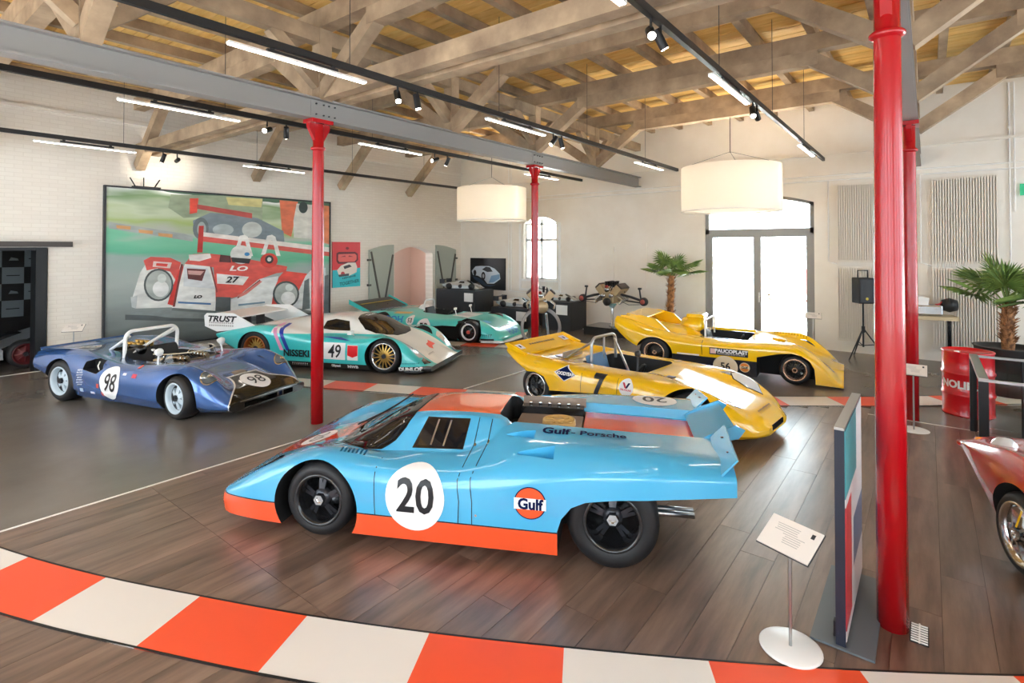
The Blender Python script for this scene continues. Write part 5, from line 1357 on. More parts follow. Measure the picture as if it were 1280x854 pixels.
# ---- mural: framed photograph of a red and white prototype, number 27
def mural():
    u0, u1, z0, z1 = 3.50, 8.61, 0.22, 3.55
    m_bg = bpy.data.materials.new('mural_backdrop'); m_bg.use_nodes = True; nt = m_bg.node_tree; Ex.nt = nt; b = nt.nodes['Principled BSDF']; b.inputs['Roughness'].default_value = .5
    X, Y, Zc = coords(nt, 'Object')
    ramp = nt.nodes.new('ShaderNodeValToRGB'); mr = nt.nodes.new('ShaderNodeMapRange'); mr.inputs[1].default_value = z0; mr.inputs[2].default_value = z1
    # horizontal streaks: noise stretched along u wobbles the height
    tc = nt.nodes.new('ShaderNodeTexCoord'); mp = nt.nodes.new('ShaderNodeMapping'); mp.inputs['Scale'].default_value = (.5, 1, 2.2); nt.links.new(tc.outputs['Object'], mp.inputs[0])
    nz = nt.nodes.new('ShaderNodeTexNoise'); nz.inputs['Scale'].default_value = 1.6; nz.inputs['Detail'].default_value = 2; nt.links.new(mp.outputs[0], nz.inputs['Vector'])
    hh = Zc + (Ex(nz.outputs[0]) - .5) * .7 + (X - 5.0) * .06
    nt.links.new(hh.s, mr.inputs[0]); nt.links.new(mr.outputs[0], ramp.inputs[0])
    cr = ramp.color_ramp
    for p_, c_ in ((0.0, '#4E5456'), (.22, '#8C9694'), (.40, '#A9B4B0'), (.52, '#9FB2AC'), (.58, '#63B894'), (.68, '#7CC6A4'), (.73, '#B9BFB6'), (.79, '#A9BE74'), (.86, '#C8D4B8'), (.93, '#7E9C6E'), (1.0, '#50705A')):
        e = cr.elements.new(p_); e.color = hexc(c_)
    cr.elements.remove(cr.elements[0]); 
    nt.links.new(ramp.outputs[0], b.inputs['Base Color'])
    t = empty('mural_picture', (0, 0, 0), 0, 'large framed photograph of a red and white race car number 27', 'wall picture')
    MB().bb(u0, u1, V_L - 0.08, V_L - 0.002, z0, z1).build('canvas', m_bg, t)
    fr = MB(); e = .035
    for a, b_, c, d in ((u0 - e, u0, z0 - e, z1 + e), (u1, u1 + e, z0 - e, z1 + e), (u0, u1, z1, z1 + e), (u0, u1, z0 - e, z0)): fr.bb(a, b_, V_L - 0.10, V_L, c, d)
    fr.build('picture_frame', m_dark, t)
    lay = [0]
    def pp(name, pts, col, raw=False):
        lay[0] += 1
        q = [on_left(x / 3.048, y / 3.048 + 220) for x, y in pts]
        q = [(min(max(a, u0 + .005), u1 - .005), min(max(z, z0 + .005), z1 - .005)) for a, z in q]
        k_ = 'mural_' + col[1:]
        if k_ not in MATS:
            r_, g_, b_2 = (int(col[i:i+2], 16) for i in (1, 3, 5))
            f_ = lambda k: '#%02X%02X%02X' % tuple(max(0, min(255, int(v * k))) for v in (r_, g_, b_2))
            noise_col(mat(k_, col, .5), f_(.90), f_(1.07), 2.6, stretch=(1, 1, 2.2), detail=2, contrast=(.3, .7))
        flat_poly(name, q, MATS[k_], t, 'L', V_L - 0.08, .002 + .0004 * lay[0])
    # blurred backdrop figures and car
    pp('print', [(650, 70), (850, 75), (1000, 85), (1000, 170), (880, 150), (700, 160), (640, 120)], '#9AA88C')
    pp('print', [(860, 80), (1000, 88), (995, 120), (870, 110)], '#D2C98A')
    pp('print', [(1065, 92), (1135, 98), (1120, 180), (1110, 232), (1075, 215)], '#E07A58'); pp('print', [(1130, 105), (1190, 110), (1188, 240), (1120, 235), (1118, 170)], '#DCDCD4'); pp('print', ell(1155, 120, 17, 22), '#3C4A48')
    pp('print', [(1210, 110), (1255, 115), (1255, 260), (1215, 250)], '#E68A62')
    pp('print', [(735, 170), (800, 140), (980, 160), (1080, 210), (1085, 260), (740, 225)], '#7F8D94'); pp('print', ell(765, 200, 30, 42), '#6A7476'); pp('print', ell(768, 203, 17, 28), '#A9B2B0')
    pp('print', ell(960, 205, 38, 30), '#C6CCC8'); pp('print', ell(850, 205, 40, 22), '#AEBABC')
    pp('print', [(722, 85), (755, 85), (750, 140), (722, 145)], '#E4503E'); pp('print', [(750, 108), (960, 142), (960, 162), (750, 125)], '#B8504A')
    pp('print', [(415, 175), (700, 220), (735, 232), (735, 250), (415, 200)], '#A8AEAC')
    for x, y in ((470, 195), (555, 212), (630, 225)): pp('print', [(x - 28, y - 8), (x + 28, y - 3), (x + 26, y + 10), (x - 26, y + 4)], '#D8A06A')
    # rear wing
    pp('print', [(757, 228), (1255, 288), (1255, 306), (757, 248)], '#D86058'); pp('print', [(757, 212), (1255, 272), (1255, 290), (757, 228)], '#EFE6E0'); pp('print', [(758, 190), (776, 190), (772, 292), (752, 292)], '#C63A34')
    # floor shadow and splitter
    pp('print', [(480, 528), (820, 540), (1190, 520), (1190, 545), (815, 556), (480, 548)], '#5A6264')
    pp('print', [(485, 520), (660, 498), (830, 512), (1040, 492), (1180, 470), (1190, 520), (830, 545), (650, 540)], '#8A9494')
    # body
    pp('print', [(505, 470), (535, 370), (565, 320), (690, 335), (660, 500), (520, 505)], '#E6E8E4')
    pp('print', [(548, 322), (575, 308), (650, 312), (690, 330), (672, 400), (650, 365), (600, 352), (560, 360)], '#DC5A52'); pp('print', [(660, 420), (690, 340), (700, 345), (665, 495), (640, 488)], '#D93E38')
    pp('print', [(705, 335), (735, 298), (790, 295), (880, 305), (1095, 345), (1090, 365), (1060, 370), (830, 350)], '#DF5E55')
    pp('print', [(660, 500), (705, 335), (800, 345), (828, 440), (826, 515), (655, 502)], '#EDEEEA')
    pp('print', [(815, 345), (1070, 365), (985, 395), (905, 460), (880, 465), (880, 515), (824, 512), (822, 430)], '#DE5A52')
    pp('print', [(905, 462), (990, 392), (1062, 382), (1050, 440), (1035, 500), (880, 515), (882, 470)], '#E9ECEA')
    pp('print', [(824, 460), (880, 462), (880, 515), (822, 515)], '#565E60')
    pp('print', [(1065, 385), (1085, 362), (1170, 372), (1150, 440), (1120, 495), (1035, 495), (1045, 430)], '#E6544A'); pp('print', [(1110, 498), (1165, 380), (1185, 360), (1240, 350), (1250, 500), (1190, 515)], '#DDE2E2')
    pp('print', [(1160, 400), (1178, 390), (1182, 505), (1152, 510)], '#6A7476'); pp('print', [(1238, 380), (1252, 376), (1254, 515), (1234, 518)], '#6A7476')
    pp('print', [(708, 352), (785, 356), (770, 395), (712, 388)], '#7A2A2A'); pp('print', [(712, 358), (780, 362), (765, 378), (716, 376)], '#E9B0A8')
    pp('print', [(690, 335), (698, 337), (668, 498), (660, 498)], '#7A3A38'); pp('print', [(800, 345), (806, 347), (830, 440), (826, 445)], '#8A4442'); pp('print', [(905, 462), (990, 395), (993, 399), (907, 467)], '#8A4442')
    pp('print', [(680, 478), (805, 484), (805, 491), (680, 485)], '#4A7AA8'); pp('print', [(910, 488), (1010, 478), (1010, 484), (910, 495)], '#7898A8'); pp('print', [(905, 455), (935, 440), (990, 400), (1000, 402), (940, 450), (915, 462)], '#D88078')
    pp('print', [(585, 325), (655, 330), (648, 352), (582, 346)], '#E9D6D0'); pp('print', [(596, 332), (640, 335), (636, 346), (594, 342)], '#D8463C')
    pp('print', [(720, 300), (800, 296), (805, 312), (760, 325), (722, 322)], '#F0EAE6'); pp('print', [(840, 300), (878, 305), (880, 330), (835, 328)], '#5A3232'); pp('print', [(660, 502), (826, 514), (826, 524), (655, 512)], '#6E7878'); pp('print', [(500, 462), (525, 455), (520, 505), (505, 500)], '#C2C8C8')
    pp('print', [(700, 345), (790, 350), (820, 430), (700, 420)], '#DDE2E4'); pp('print', [(712, 352), (785, 356), (770, 400), (716, 392)], '#6A3434'); pp('print', [(716, 360), (778, 363), (764, 378), (718, 375)], '#D8A8A0')
    # lamps
    for (x, y, rx, ry) in ((605, 415, 56, 62), (1090, 450, 50, 50)):
        pp('print', ell(x, y, rx, ry), '#4E5656'); pp('print', ell(x, y, rx - 7, ry - 7), '#B4BCB8'); pp('print', ell(x + 8, y + 15, rx * .55, ry * .5), '#F4F6F2'); pp('print', ell(x + 12, y - 25, rx * .3, ry * .28), '#DDE4E0')
    # hoops, helmet, headrest
    for x in (925, 1030):
        pp('print', [(x - 35, 300), (x - 12, 228), (x + 5, 224), (x + 18, 232), (x + 38, 305), (x + 24, 305), (x + 8, 245), (x - 4, 245), (x - 20, 300)], '#F0EEEA')
    pp('print', ell(1025, 322, 32, 28), '#D84A40'); pp('print', ell(1025, 318, 16, 16), '#3A3E40'); pp('print', ell(1025, 318, 8, 8), '#D8DCD8')
    pp('print', ell(918, 300, 40, 36), '#E4E4E0'); pp('print', [(880, 310), (955, 316), (948, 334), (885, 328)], '#2E3234'); pp('print', ell(940, 298, 10, 7), '#3F8FC8')
    # number
    pp('print', [(826, 372), (948, 384), (925, 416), (828, 410)], '#F2F0EC')
    for txt, x, y, sz, col, bx in (('27', 880, 395, .20, '#141416', 1.35), ('LO', 905, 352, .16, '#F4F2EE', 2.0), ('LO', 752, 460, .09, '#1C2226', 1.4)):
        a, z = on_left(x / 3.048, y / 3.048 + 220)
        flat_text('print_lettering', txt, sz, mat('print_' + col[1:], col, .5), t, frame((a, V_L - .125, z), (1, 0, -.05), (0, 0, 1)), shear=.25, bold=.006, xs=bx)
mural()
sp = tag(MB().bb(3.95, 4.45, V_L - .16, V_L - .03, 3.585, 3.61).tube([(4.0, V_L - .09, 3.6), (3.9, V_L - .09, 3.78)], .012).tube([(4.15, V_L - .09, 3.6), (4.15, V_L - .09, 3.80)], .012).tube([(4.35, V_L - .09, 3.6), (4.45, V_L - .09, 3.78)], .012).build('antenna_box', m_black), 'black flat box with three antennas on top of the mural frame', 'router')

# ---- poster: driver in goggles, red over turquoise
def poster():
    u0, u1, z0, z1 = 8.75, 9.68, 1.19, 2.48; d = V_L - .03
    t = empty('poster', (0, 0, 0), 0, 'red and turquoise poster with goggles and a race car', 'poster')
    MB().bb(u0, u1, V_L - .03, V_L - .002, z0, z1).build('poster_board', mat('poster_red', '#D9434A', .5), t)
    q = lambda x, y: (u0 + (u1 - u0) * x, z1 - (z1 - z0) * y)
    pl = lambda pts, col, e: flat_poly('print', [q(*p) for p in pts], mat('print_' + col[1:], col, .5), t, 'L', d, e)
    pl([(0, .62), (1, .58), (1, 1), (0, 1)], '#35BFCB', .002)
    pl([(.14, .25), (.22, .22), (.8, .22), (.9, .26), (.92, .40), (.8, .48), (.2, .48), (.14, .42)], '#5E2430', .003)
    pl([(.20, .27), (.8, .26), (.86, .30), (.86, .39), (.78, .44), (.24, .44), (.19, .40)], '#E26A68', .004)
    pl([(.28, .33), (.44, .30), (.46, .33)], '#8A2E36', .005); pl([(.56, .33), (.58, .30), (.74, .33)], '#8A2E36', .005)
    pl([(.16, .62), (.30, .52), (.55, .46), (.82, .46), (.88, .56), (.86, .68), (.6, .75), (.24, .77)], '#F0E6DC', .006)
    pl([(.38, .54), (.60, .50), (.68, .55), (.42, .60)], '#3A3F48', .007); pl(ell(.36, .70, .07, .045), '#C8454A', .007); pl([(.2, .72), (.58, .70), (.58, .75), (.24, .77)], '#4A4E54', .008)
    pl(ell(.52, .14, .06, .03), '#7A2830', .005)
    for k in range(9): a, z = q(.36 + .055*k, .805 - .006*k); MB().box((a, d - .008, z), (.03, .003, .035 + .012*(k % 3))).build('print_mark', mat('print_teal', '#135A66', .5), t)
    for txt, y, s_ in (('TOGETHER', .90, .13),):
        a, z = q(.60, y); flat_text('print_lettering', txt, s_, mat('print_teal', '#135A66', .5), t, frame((a, d - .009, z), (1, 0, .12), (0, 0, 1)), bold=.003)
poster()

# ---- shutters of the opening, doors of the setting
m_shut = mat('shutter_grey', '#A9AFA4', .6); m_iron = mat('iron_dark', '#55524C', .5)
def shutter(name, a0, a1, flip):
    t = tag(empty(name), kind='structure'); w = a1 - a0
    top = [(a0 + w*k/8, OH - .10 + .20*math.sin(PI/2*((k/8) if flip else 1 - k/8)) * .8) for k in range(9)]
    T = Matrix(((1, 0, 0, 0), (0, 0, 1, 0), (0, 1, 0, 0), (0, 0, 0, 1)))
    MB().prism([(a1, .05), (a0, .05)] + top, V_L - .07, V_L - .02, T).build('door_leaf', m_shut, t, fix=True)
    for a, b in (((a0 + .05, 2.2), (a0 + w*.55, .2)), ((a1 - .05, 2.1), (a0 + w*.5, .2))):
        MB().beam((a[0], V_L - .085, a[1]), (b[0], V_L - .085, b[1]), .025, .05).build('brace', m_iron, t)
    h = a1 if not flip else a0
    for z in (.4, 1.2, 1.95): MB().bb(h - .05, h + .05, V_L - .10, V_L - .01, z - .03, z + .03).build('hinge', m_iron, t)
shutter('door_2', 9.98, 10.9, True); shutter('door_3', 12.72, 13.68, False)
# sliding door rail and black frame of the doorway
tag(MB().bb(-2.5, 2.97, V_L - .10, V_L - .02, 2.33, 2.43).build('trim_13', mat('rail_brown', '#4A4340', .5)), kind='structure')
tag(MB().bb(2.44, 2.60, V_L - .04, V_L + .36, 0, 2.3).bb(.6, .72, V_L - .02, V_L + .36, 0, 2.3).bb(.6, 2.6, V_L - .02, V_L + .36, 2.26, 2.32).build('trim_14', mat('door_black', '#16181B', .5)), kind='structure')
# chequered sponsor wall in the side room
def banner():
    t = empty('sponsor_wall', (0, 0, 0), 0, 'black and grey chequered sponsor wall with small logos in the dark room', 'banner')
    d = V_L + 3.14; m_g = mat('banner_grey', '#8E9BA2', .6); m_k = mat('banner_black', '#0D0E10', .6)
    MB().bb(.2, 3.2, d, d + .03, .75, 3.0).build('banner_board', m_k, t)
    nx, nz = 8, 6; w, h = 3.0 / nx, 2.25 / nz
    for i in range(nx):
        for j in range(nz):
            a, z = .2 + w*i, .75 + h*j; g = (i + j) % 2 == 0
            MB().bb(a + .003, a + w - .003, d - .008, d, z + .003, z + h - .003).build('banner_square', m_g if g else m_k, t)
            if g: MB().box((a + w/2, d - .009, z + h/2), (w*.6, .004, .02)).build('logo', m_k, t)
            else: MB().add([(a + w*.3, d - .009, z + h*.4), (a + w*.75, d - .009, z + h*.4), (a + w*.7, d - .009, z + h*.52), (a + w*.4, d - .009, z + h*.6)], [(0, 1, 2, 3)]).build('logo', m_g, t)
banner()
def side_stand():
    t = empty('display_stand', (2.05, 15.98, 0), 0, 'slim grey display stand with a tilted glass tray in the dark room', 'display stand')
    MB().bb(-.2, .2, -.2, .2, 0, .03).build('base', m_dark, t); MB().bb(-.035, .035, -.035, .035, .03, 1.12).build('post', m_alu, t)
    MB().box((0, 0, 1.16), (.36, .28, .05), Matrix.Rotation(R(15), 3, 'X')).build('tray', m_alu, t)
    b = empty('black_cabinet', (.55, 15.9, 0), 0, 'low black cabinet in front of the chequered sponsor wall', 'cabinet')
    MB().bb(-.6, 1.2, -.05, .35, 0, .85).build('carcass', m_blackpaint, b)
    for k in range(2): MB().bb(-.58 + .9*k, .28 + .9*k, -.065, -.05, .06, .80).build('door', m_blackpaint, b)
side_stand()

# ---- framed car photograph on the back wall
def photo_frame():
    v0, v1, z0, z1 = 11.17, 12.67, .92, 1.93; d = U_B - .04
    t = empty('framed_photograph', (0, 0, 0), 0, 'framed dark photograph of a silver race car on the back wall', 'wall picture')
    MB().bb(U_B - .04, U_B - .002, v0, v1, z0, z1).build('photo_print', mat('photo_black', '#101318', .3), t)
    fr = MB()
    for a, b, c, e in ((v0 - .03, v0, z0 - .03, z1 + .03), (v1, v1 + .03, z0 - .03, z1 + .03), (v0, v1, z1, z1 + .03), (v0, v1, z0 - .03, z0)): fr.bb(U_B - .05, U_B, a, b, c, e)
    fr.build('picture_frame', m_black, t)
    q = lambda x, y: (v1 - (v1 - v0) * x, z1 - (z1 - z0) * y)
    pl = lambda pts, col, e: flat_poly('print', [q(*p) for p in pts], mat('print_' + col[1:], col, .4), t, 'B', d, e)
    pl([(.02, .42), (.14, .26), (.30, .24), (.55, .24), (.72, .32), (.86, .48), (.88, .66), (.70, .82), (.50, .84), (.42, .72), (.22, .58), (.06, .56)], '#B9C8D4', .002)
    pl([(.34, .36), (.46, .26), (.58, .28), (.66, .42), (.50, .44)], '#20262E', .003); pl([(.62, .56), (.86, .50), (.86, .64), (.68, .78), (.54, .80)], '#6F93B4', .003)
    pl(ell(.38, .58, .06, .14), '#14171C', .004); pl(ell(.12, .48, .045, .10), '#14171C', .004); pl(ell(.38, .58, .03, .07), '#A8B4BC', .005); pl([(.05, .60), (.3, .68), (.5, .88), (.75, .86), (.6, .92), (.4, .92), (.1, .7)], '#2C4258', .003)
photo_frame()

# ---- radiators: four tall slatted panels
def radiator(v0, v1, z0, z1, label):
    t = empty('slat_radiator', (U_B - .025, 0, 0), 0, label, 'radiator', 'tall slatted radiators on the door wall')
    m_r = mat('radiator_cream', '#E9E0D2', .45); m_g = m_r
    MB().bb(-.03, -.02, v0, v1, z0, z1).build('back_plate', m_g, t)
    n = 24; w = (v1 - v0) / n; me = MB().bb(-.10, -.035, -w*.25, w*.25, z0, z1).mesh('slat', m_r)
    for k in range(n):
        o = link('slat', me, t); o.location = (0, v0 + w*(k + .5), 0)
    for z in (z0, z1): MB().bb(-.07, -.02, v0, v1, z - .03, z + .03).build('header_pipe', m_r, t)
    for v in (v0 + .1, v1 - .1): MB().bb(-.03, .026, v - .02, v + .02, z1 - .25, z1 - .2).build('wall_hook', m_r, t)
for (a, b), nm in (((-1.08, -.06), 'behind the palm in the black pot'), ((.58, 1.61), 'behind the loudspeaker')):
    radiator(a, b, 2.02, 3.72, 'cream slatted radiator, upper panel ' + nm); radiator(a, b, .28, 1.88, 'cream slatted radiator, lower panel ' + nm)
def pipes(name, paths, label, r=.014):
    t = empty(name, (0, 0, 0), 0, label, 'pipe')
    for p in paths: MB().tube(p, r, 8).build('pipe', m_white, t)
    for p in paths:
        for i in range(len(p) - 1):
            a, b = Vector(p[i]), Vector(p[i+1]); n = max(1, int((b - a).length / 1.2))
            for k in range(n): c = a + (b - a) * ((k + .5) / n); MB().box(c, (.035, .035, .035)).build('clip', m_white, t)
U = U_B - .03
pipes('wall_conduit', [[(U, V_R, 3.95), (U, 12.9, 3.95)], [(U, V_R, 3.84), (U, 12.9, 3.84)], [(U, 1.78, 3.84), (U, 1.78, 2.0), (U, 1.62, 1.95)], [(U, .12, 3.84), (U, .12, 2.0), (U, -.05, 1.95)], [(U, -1.25, 5.5), (U, -1.25, 2.0)], [(U, -1.32, 5.5), (U, -1.32, 3.0)]], 'pale conduit pipes running along the door wall')
pipes('window_conduit', [[(U, 11.0, 5.2), (U, 11.0, .9)], [(U, 10.9, 5.2), (U, 10.9, .9)], [(U, 11.0, .9), (U, 10.2, .85)]], 'pair of thin vertical pipes beside the arched window')
ex = empty('exit_sign', (U_B - .03, -1.72, 3.42), 0, 'green emergency exit sign with a white arrow on the door wall', 'exit sign')
MB().bb(-.02, .02, -.33, .33, -.11, .11).build('sign_box', mat('exit_green', '#1B9A6A', .4, emit='#1B9A6A', es=.5), ex)
MB().box((-.023, .20, .02), (.004, .03, .11)).box((-.023, .225, -.035), (.004, .08, .02), Matrix.Rotation(R(45), 3, 'X')).box((-.023, .175, -.035), (.004, .08, .02), Matrix.Rotation(R(-45), 3, 'X')).build('arrow', m_white, ex)
MB().box((-.023, -.12, -.01), (.004, .10, .15)).lathe([(0, -.002), (.025, 0)], 12, (-.023, -.02, .06), 'x').build('running_figure', m_white, ex)
MB().tube([(0, 0, .10), (0, 0, .5)], .012).build('bracket', m_white, ex)
# ================================================================== things standing on the floor
def info_stand(loc, rz, h, label, sw=.30, sh=.21, tilt=32):
    t = empty('info_stand', (loc[0], loc[1], loc[2] if len(loc) > 2 else 0), rz, label, 'sign stand')
    MB().lathe([(0, .012), (.155, .012), (.165, .006), (.165, 0), (0, 0)], 40).build('base', m_numw, t)
    MB().tube([(0, 0, .01), (0, 0, h)], .009, 12).build('post', m_alu, t)
    Rm = Matrix.Rotation(R(-tilt), 3, 'Y')
    pl = MB().box((0, 0, h + .005), (sh, sw, .008), Rm).build('sign_plate', mat('sign_cream', '#E9E0D8', .4), t)
    e = MB().box(Vector((0, 0, h + .005)) + Rm @ Vector((0, 0, -.006)), (sh + .008, sw + .008, .006), Rm).build('sign_backing', m_dark, t)
    for k in range(9):
        w = sw * (.5 if k < 5 else .38); MB().box(Vector((0, 0, h + .005)) + Rm @ Vector((sh*(.30 - .065*k), .03 if k < 4 else -.02, .0046)), (.004, w*(.9 - .05*(k % 3)), .0008), Rm).build('text_line', mat('print_grey', '#8C8580', .5), pl)
    MB().box(Vector((0, 0, h + .005)) + Rm @ Vector((sh*.30, -sw*.36, .0048)), (.03, .02, .0008), Rm).build('crest', m_dark, pl)
    return t
a = ft(993, 806); info_stand((a[0] - .03, a[1] + .03, .012), R(-20), .62, 'cream sign stand on a round white foot before the picture panel', .30, .21)
a = ft(1140, 537); info_stand(a, R(0), .76, 'white sign stand at the foot of the red column by the oil drum', .28, .20)
info_stand((2.79, 12.2), R(60), .86, 'white sign stand behind the tail of the blue car 98', .30, .20)
a = ft(1038, 447); info_stand((13.0, 1.95), R(10), .86, 'white sign stand beside the glass door frame', .30, .20)

# ---- upright picture panel on a floor plate beside the red column
def panel():
    t = empty('picture_panel', (0, 0, .012), 0, 'upright picture panel with dark edge on a grey floor plate beside the red column', 'display panel')
    MB().bb(3.59, 4.49, .25, .57, 0, .012).build('floor_plate', mat('plate_grey', '#5C646A', .35), t)
    MB().bb(3.61, 4.54, .39, .44, .012, 1.245).build('board', mat('panel_dark', '#1A2030', .4), t)
    MB().bb(3.62, 4.53, .386, .39, .04, 1.24).build('picture', paint_layers('panel_picture', '#E9E4E4', lambda X, Y, Z: [((Z > .85) & (X < 4.2), '#3F9FA8'), (btw(Z, .1, .8) & (X < 3.9), '#C8323A'), (btw(Z, .3, .6) & (X > 4.0), '#6C7C9C')], .4, .3), t)
    MB().bb(3.61, 4.54, .389, .441, 1.245, 1.26).build('top_rail', m_alu, t)
    for u in (3.7, 4.4): MB().bb(u - .02, u + .02, .44, .46, .01, .10).build('clamp', m_black, t)
panel()
g = ft(1139, 777); gr = empty('floor_grate', (4.03, .06, .0125), R(0), 'small black and white floor grate at the foot of the red column', 'floor grate')
MB().bb(-.10, .10, -.045, .045, -.004, .001).build('tray', m_black, gr)
for k in range(8): MB().bb(-.095 + .025*k, -.085 + .025*k, -.04, .04, .001, .005).build('bar', m_white, gr)
MB().bb(-.10, .10, -.004, .004, .001, .006).build('cross_bar', m_white, gr)

# ---- oil drum
def drum():
    a = ft(1206, 518); t = empty('oil_drum', (a[0] + .1, a[1] - .02, 0), 0, 'red steel oil drum with white lettering behind the glass railing', 'oil drum')
    m_d = mat('drum_red', '#D0101E', .3, coat=.5); r = .285; h = .88
    pr = [(0, .01), (r - .01, .01), (r + .006, 0), (r + .006, .02), (r, .03)]
    for z in (.29, .58): pr += [(r, z - .03), (r + .014, z - .012), (r + .014, z + .012), (r, z + .03)]
    pr += [(r, h - .03), (r + .008, h - .015), (r + .006, h), (r - .012, h), (r - .014, h - .02), (0, h - .02)]
    MB().lathe(pr, 48).build('drum', m_d, t)
    MB().lathe([(.0, h), (.03, h), (.03, h - .02)], 16, (-.15, .12, 0)).build('bung', m_white, t)
    me = text_mesh('NOLIMIT', .14, bold=.006, xs=.95)
    bm = bmesh.new(); bm.from_mesh(me); bmesh.ops.triangulate(bm, faces=bm.faces)
    for _ in range(4):
        ed = [e for e in bm.edges if e.calc_length() > .03]
        if not ed: break
        bmesh.ops.subdivide_edges(bm, edges=ed, cuts=1); bmesh.ops.triangulate(bm, faces=[f for f in bm.faces if len(f.verts) > 3])
    ang0 = math.atan2(-t.location.y, -t.location.x) - .22
    for v in bm.verts:
        x, y = v.co.x, v.co.y; an = ang0 + x / r; v.co = Vector(((r + .003)*math.cos(an), (r + .003)*math.sin(an), .435 + y))
    bm.to_mesh(me); bm.free(); link('drum_lettering', me, t, m_numw)
drum()

# ---- glass railing
def railing():
    t = empty('glass_railing', (0, 0, 0), 0, 'glass railing with black posts and steel handrail round the display', 'railing')
    m_p = m_black; v = -.44
    for u, w in ((8.92, .06), (7.39, .06)):
        MB().bb(u - .03, u + .03, v - .04, v + .04, 0, .93).build('post', m_p, t)
    MB().bb(7.35, 8.97, v - .04, v + .04, .93, .965).build('handrail', m_alu, t)
    MB().bb(7.43, 8.88, v - .006, v + .006, .06, .92).build('glass_pane', m_glass, t)
    for u in (8.95, 7.37):
        MB().bb(u - .02, u + .02, -3.5, v - .04, .93, .955).build('handrail', m_alu, t)
        for k in range(2):
            a = v - .06 - 1.5*k
            MB().bb(u - .006, u + .006, a - 1.44, a, .06, .92).build('glass_pane', m_glass, t)
            MB().tube([(u, a - 1.47, 0), (u, a - 1.47, .93)], .015).build('post', m_p, t)
        MB().tube([(u, v - .45, 0), (u, v - .45, .93)], .012).build('post', m_p, t)
railing()

# ---- palms
m_leaf = mat('palm_leaf', '#5C7A34', .5); noise_col(m_leaf, '#48672A', '#8AA552', 3.0, detail=2, per_object=.2)
m_trunk = mat('palm_trunk', '#8A5F3C', .9); noise_col(m_trunk, '#5C3A22', '#B07C50', 14, detail=3, bump=.6)
m_pot = mat('black_pot', '#2A2B2D', .5)
def palm(loc, z0, z1, n, fr, label, pot, seed, lean=(0, 0)):
    t = empty('potted_palm', loc, 0, label, 'palm'); rd = random.Random(seed)
    MB().lathe([(0, 0), (pot*.7, 0), (pot, z0 - .02), (pot + .02, z0), (pot - .03, z0), (pot - .05, z0 - .06), (0, z0 - .06)], 32).build('pot', m_pot, t)
    tr = MB(); tr.tube([(lean[0]*k/6, lean[1]*k/6, z0 - .08 + (z1 - z0 + .08)*k/6) for k in range(7)], [.075, .085, .08, .08, .085, .075, .06], 12)
    trunk = tr.build('trunk', m_trunk, t)
    fb = MB()
    for k in range(150):
        z = rd.uniform(z0, z1); a = rd.uniform(0, 2*PI); f = (z - z0) / (z1 - z0); c = Vector((lean[0]*f, lean[1]*f, z)); d = Vector((math.cos(a), math.sin(a), .5))
        fb.tube([c + d*.07, c + d*rd.uniform(.11, .15) + Vector((0, 0, .02))], [.012, .003], 4, cap=False)
    tag(fb.build('trunk_fibre', m_trunk, trunk), kind='stuff')
    top = Vector((lean[0], lean[1], z1))
    for k in range(n):
        az = 2*PI*k/n*2.4 + rd.uniform(-.3, .3); el = R(rd.uniform(5, 80)); L_ = fr*rd.uniform(.75, 1.1)
        d = Vector((math.cos(az)*math.cos(el), math.sin(az)*math.cos(el), math.sin(el)))
        hub = top + d*L_*.55 + Vector((0, 0, -.05*L_))
        st = MB().tube([top - Vector((0, 0, .03)), top + d*L_*.3, hub], [.012, .009, .006], 6).build('frond', m_leaf, t)
        lf = MB(); sd = d.cross(Vector((0, 0, 1))); sd = sd.normalized() if sd.length > .1 else Vector((1, 0, 0)); up = sd.cross(d).normalized()
        m_ = 21
        for j in range(m_):
            an = R(-125 + 250*j/(m_ - 1)); dd = (d*math.cos(an) + sd*math.sin(an)).normalized(); ln_ = L_*.62*(1 - .25*abs(an)/2.2)
            tip = hub + dd*ln_ + Vector((0, 0, -.10*ln_ - .02)); mid = hub + dd*ln_*.55 + up*.01
            w = dd.cross(up).normalized()*.016
            lf.add([hub - w*.3, hub + w*.3, mid + w, tip, mid - w], [(0, 1, 2, 3, 4)])
        tag(lf.build('leaflets', m_leaf, st), kind='stuff')
palm((13.1, 5.15, 0), .45, 1.62, 13, .76, 'palm in a pot beside the glass door, with a shaggy brown trunk', .30, 3, (.02, -.04))
palm((11.45, -.98, 0), .76, 1.42, 17, .84, 'palm in a wide black pot before the slatted radiator', .42, 8)

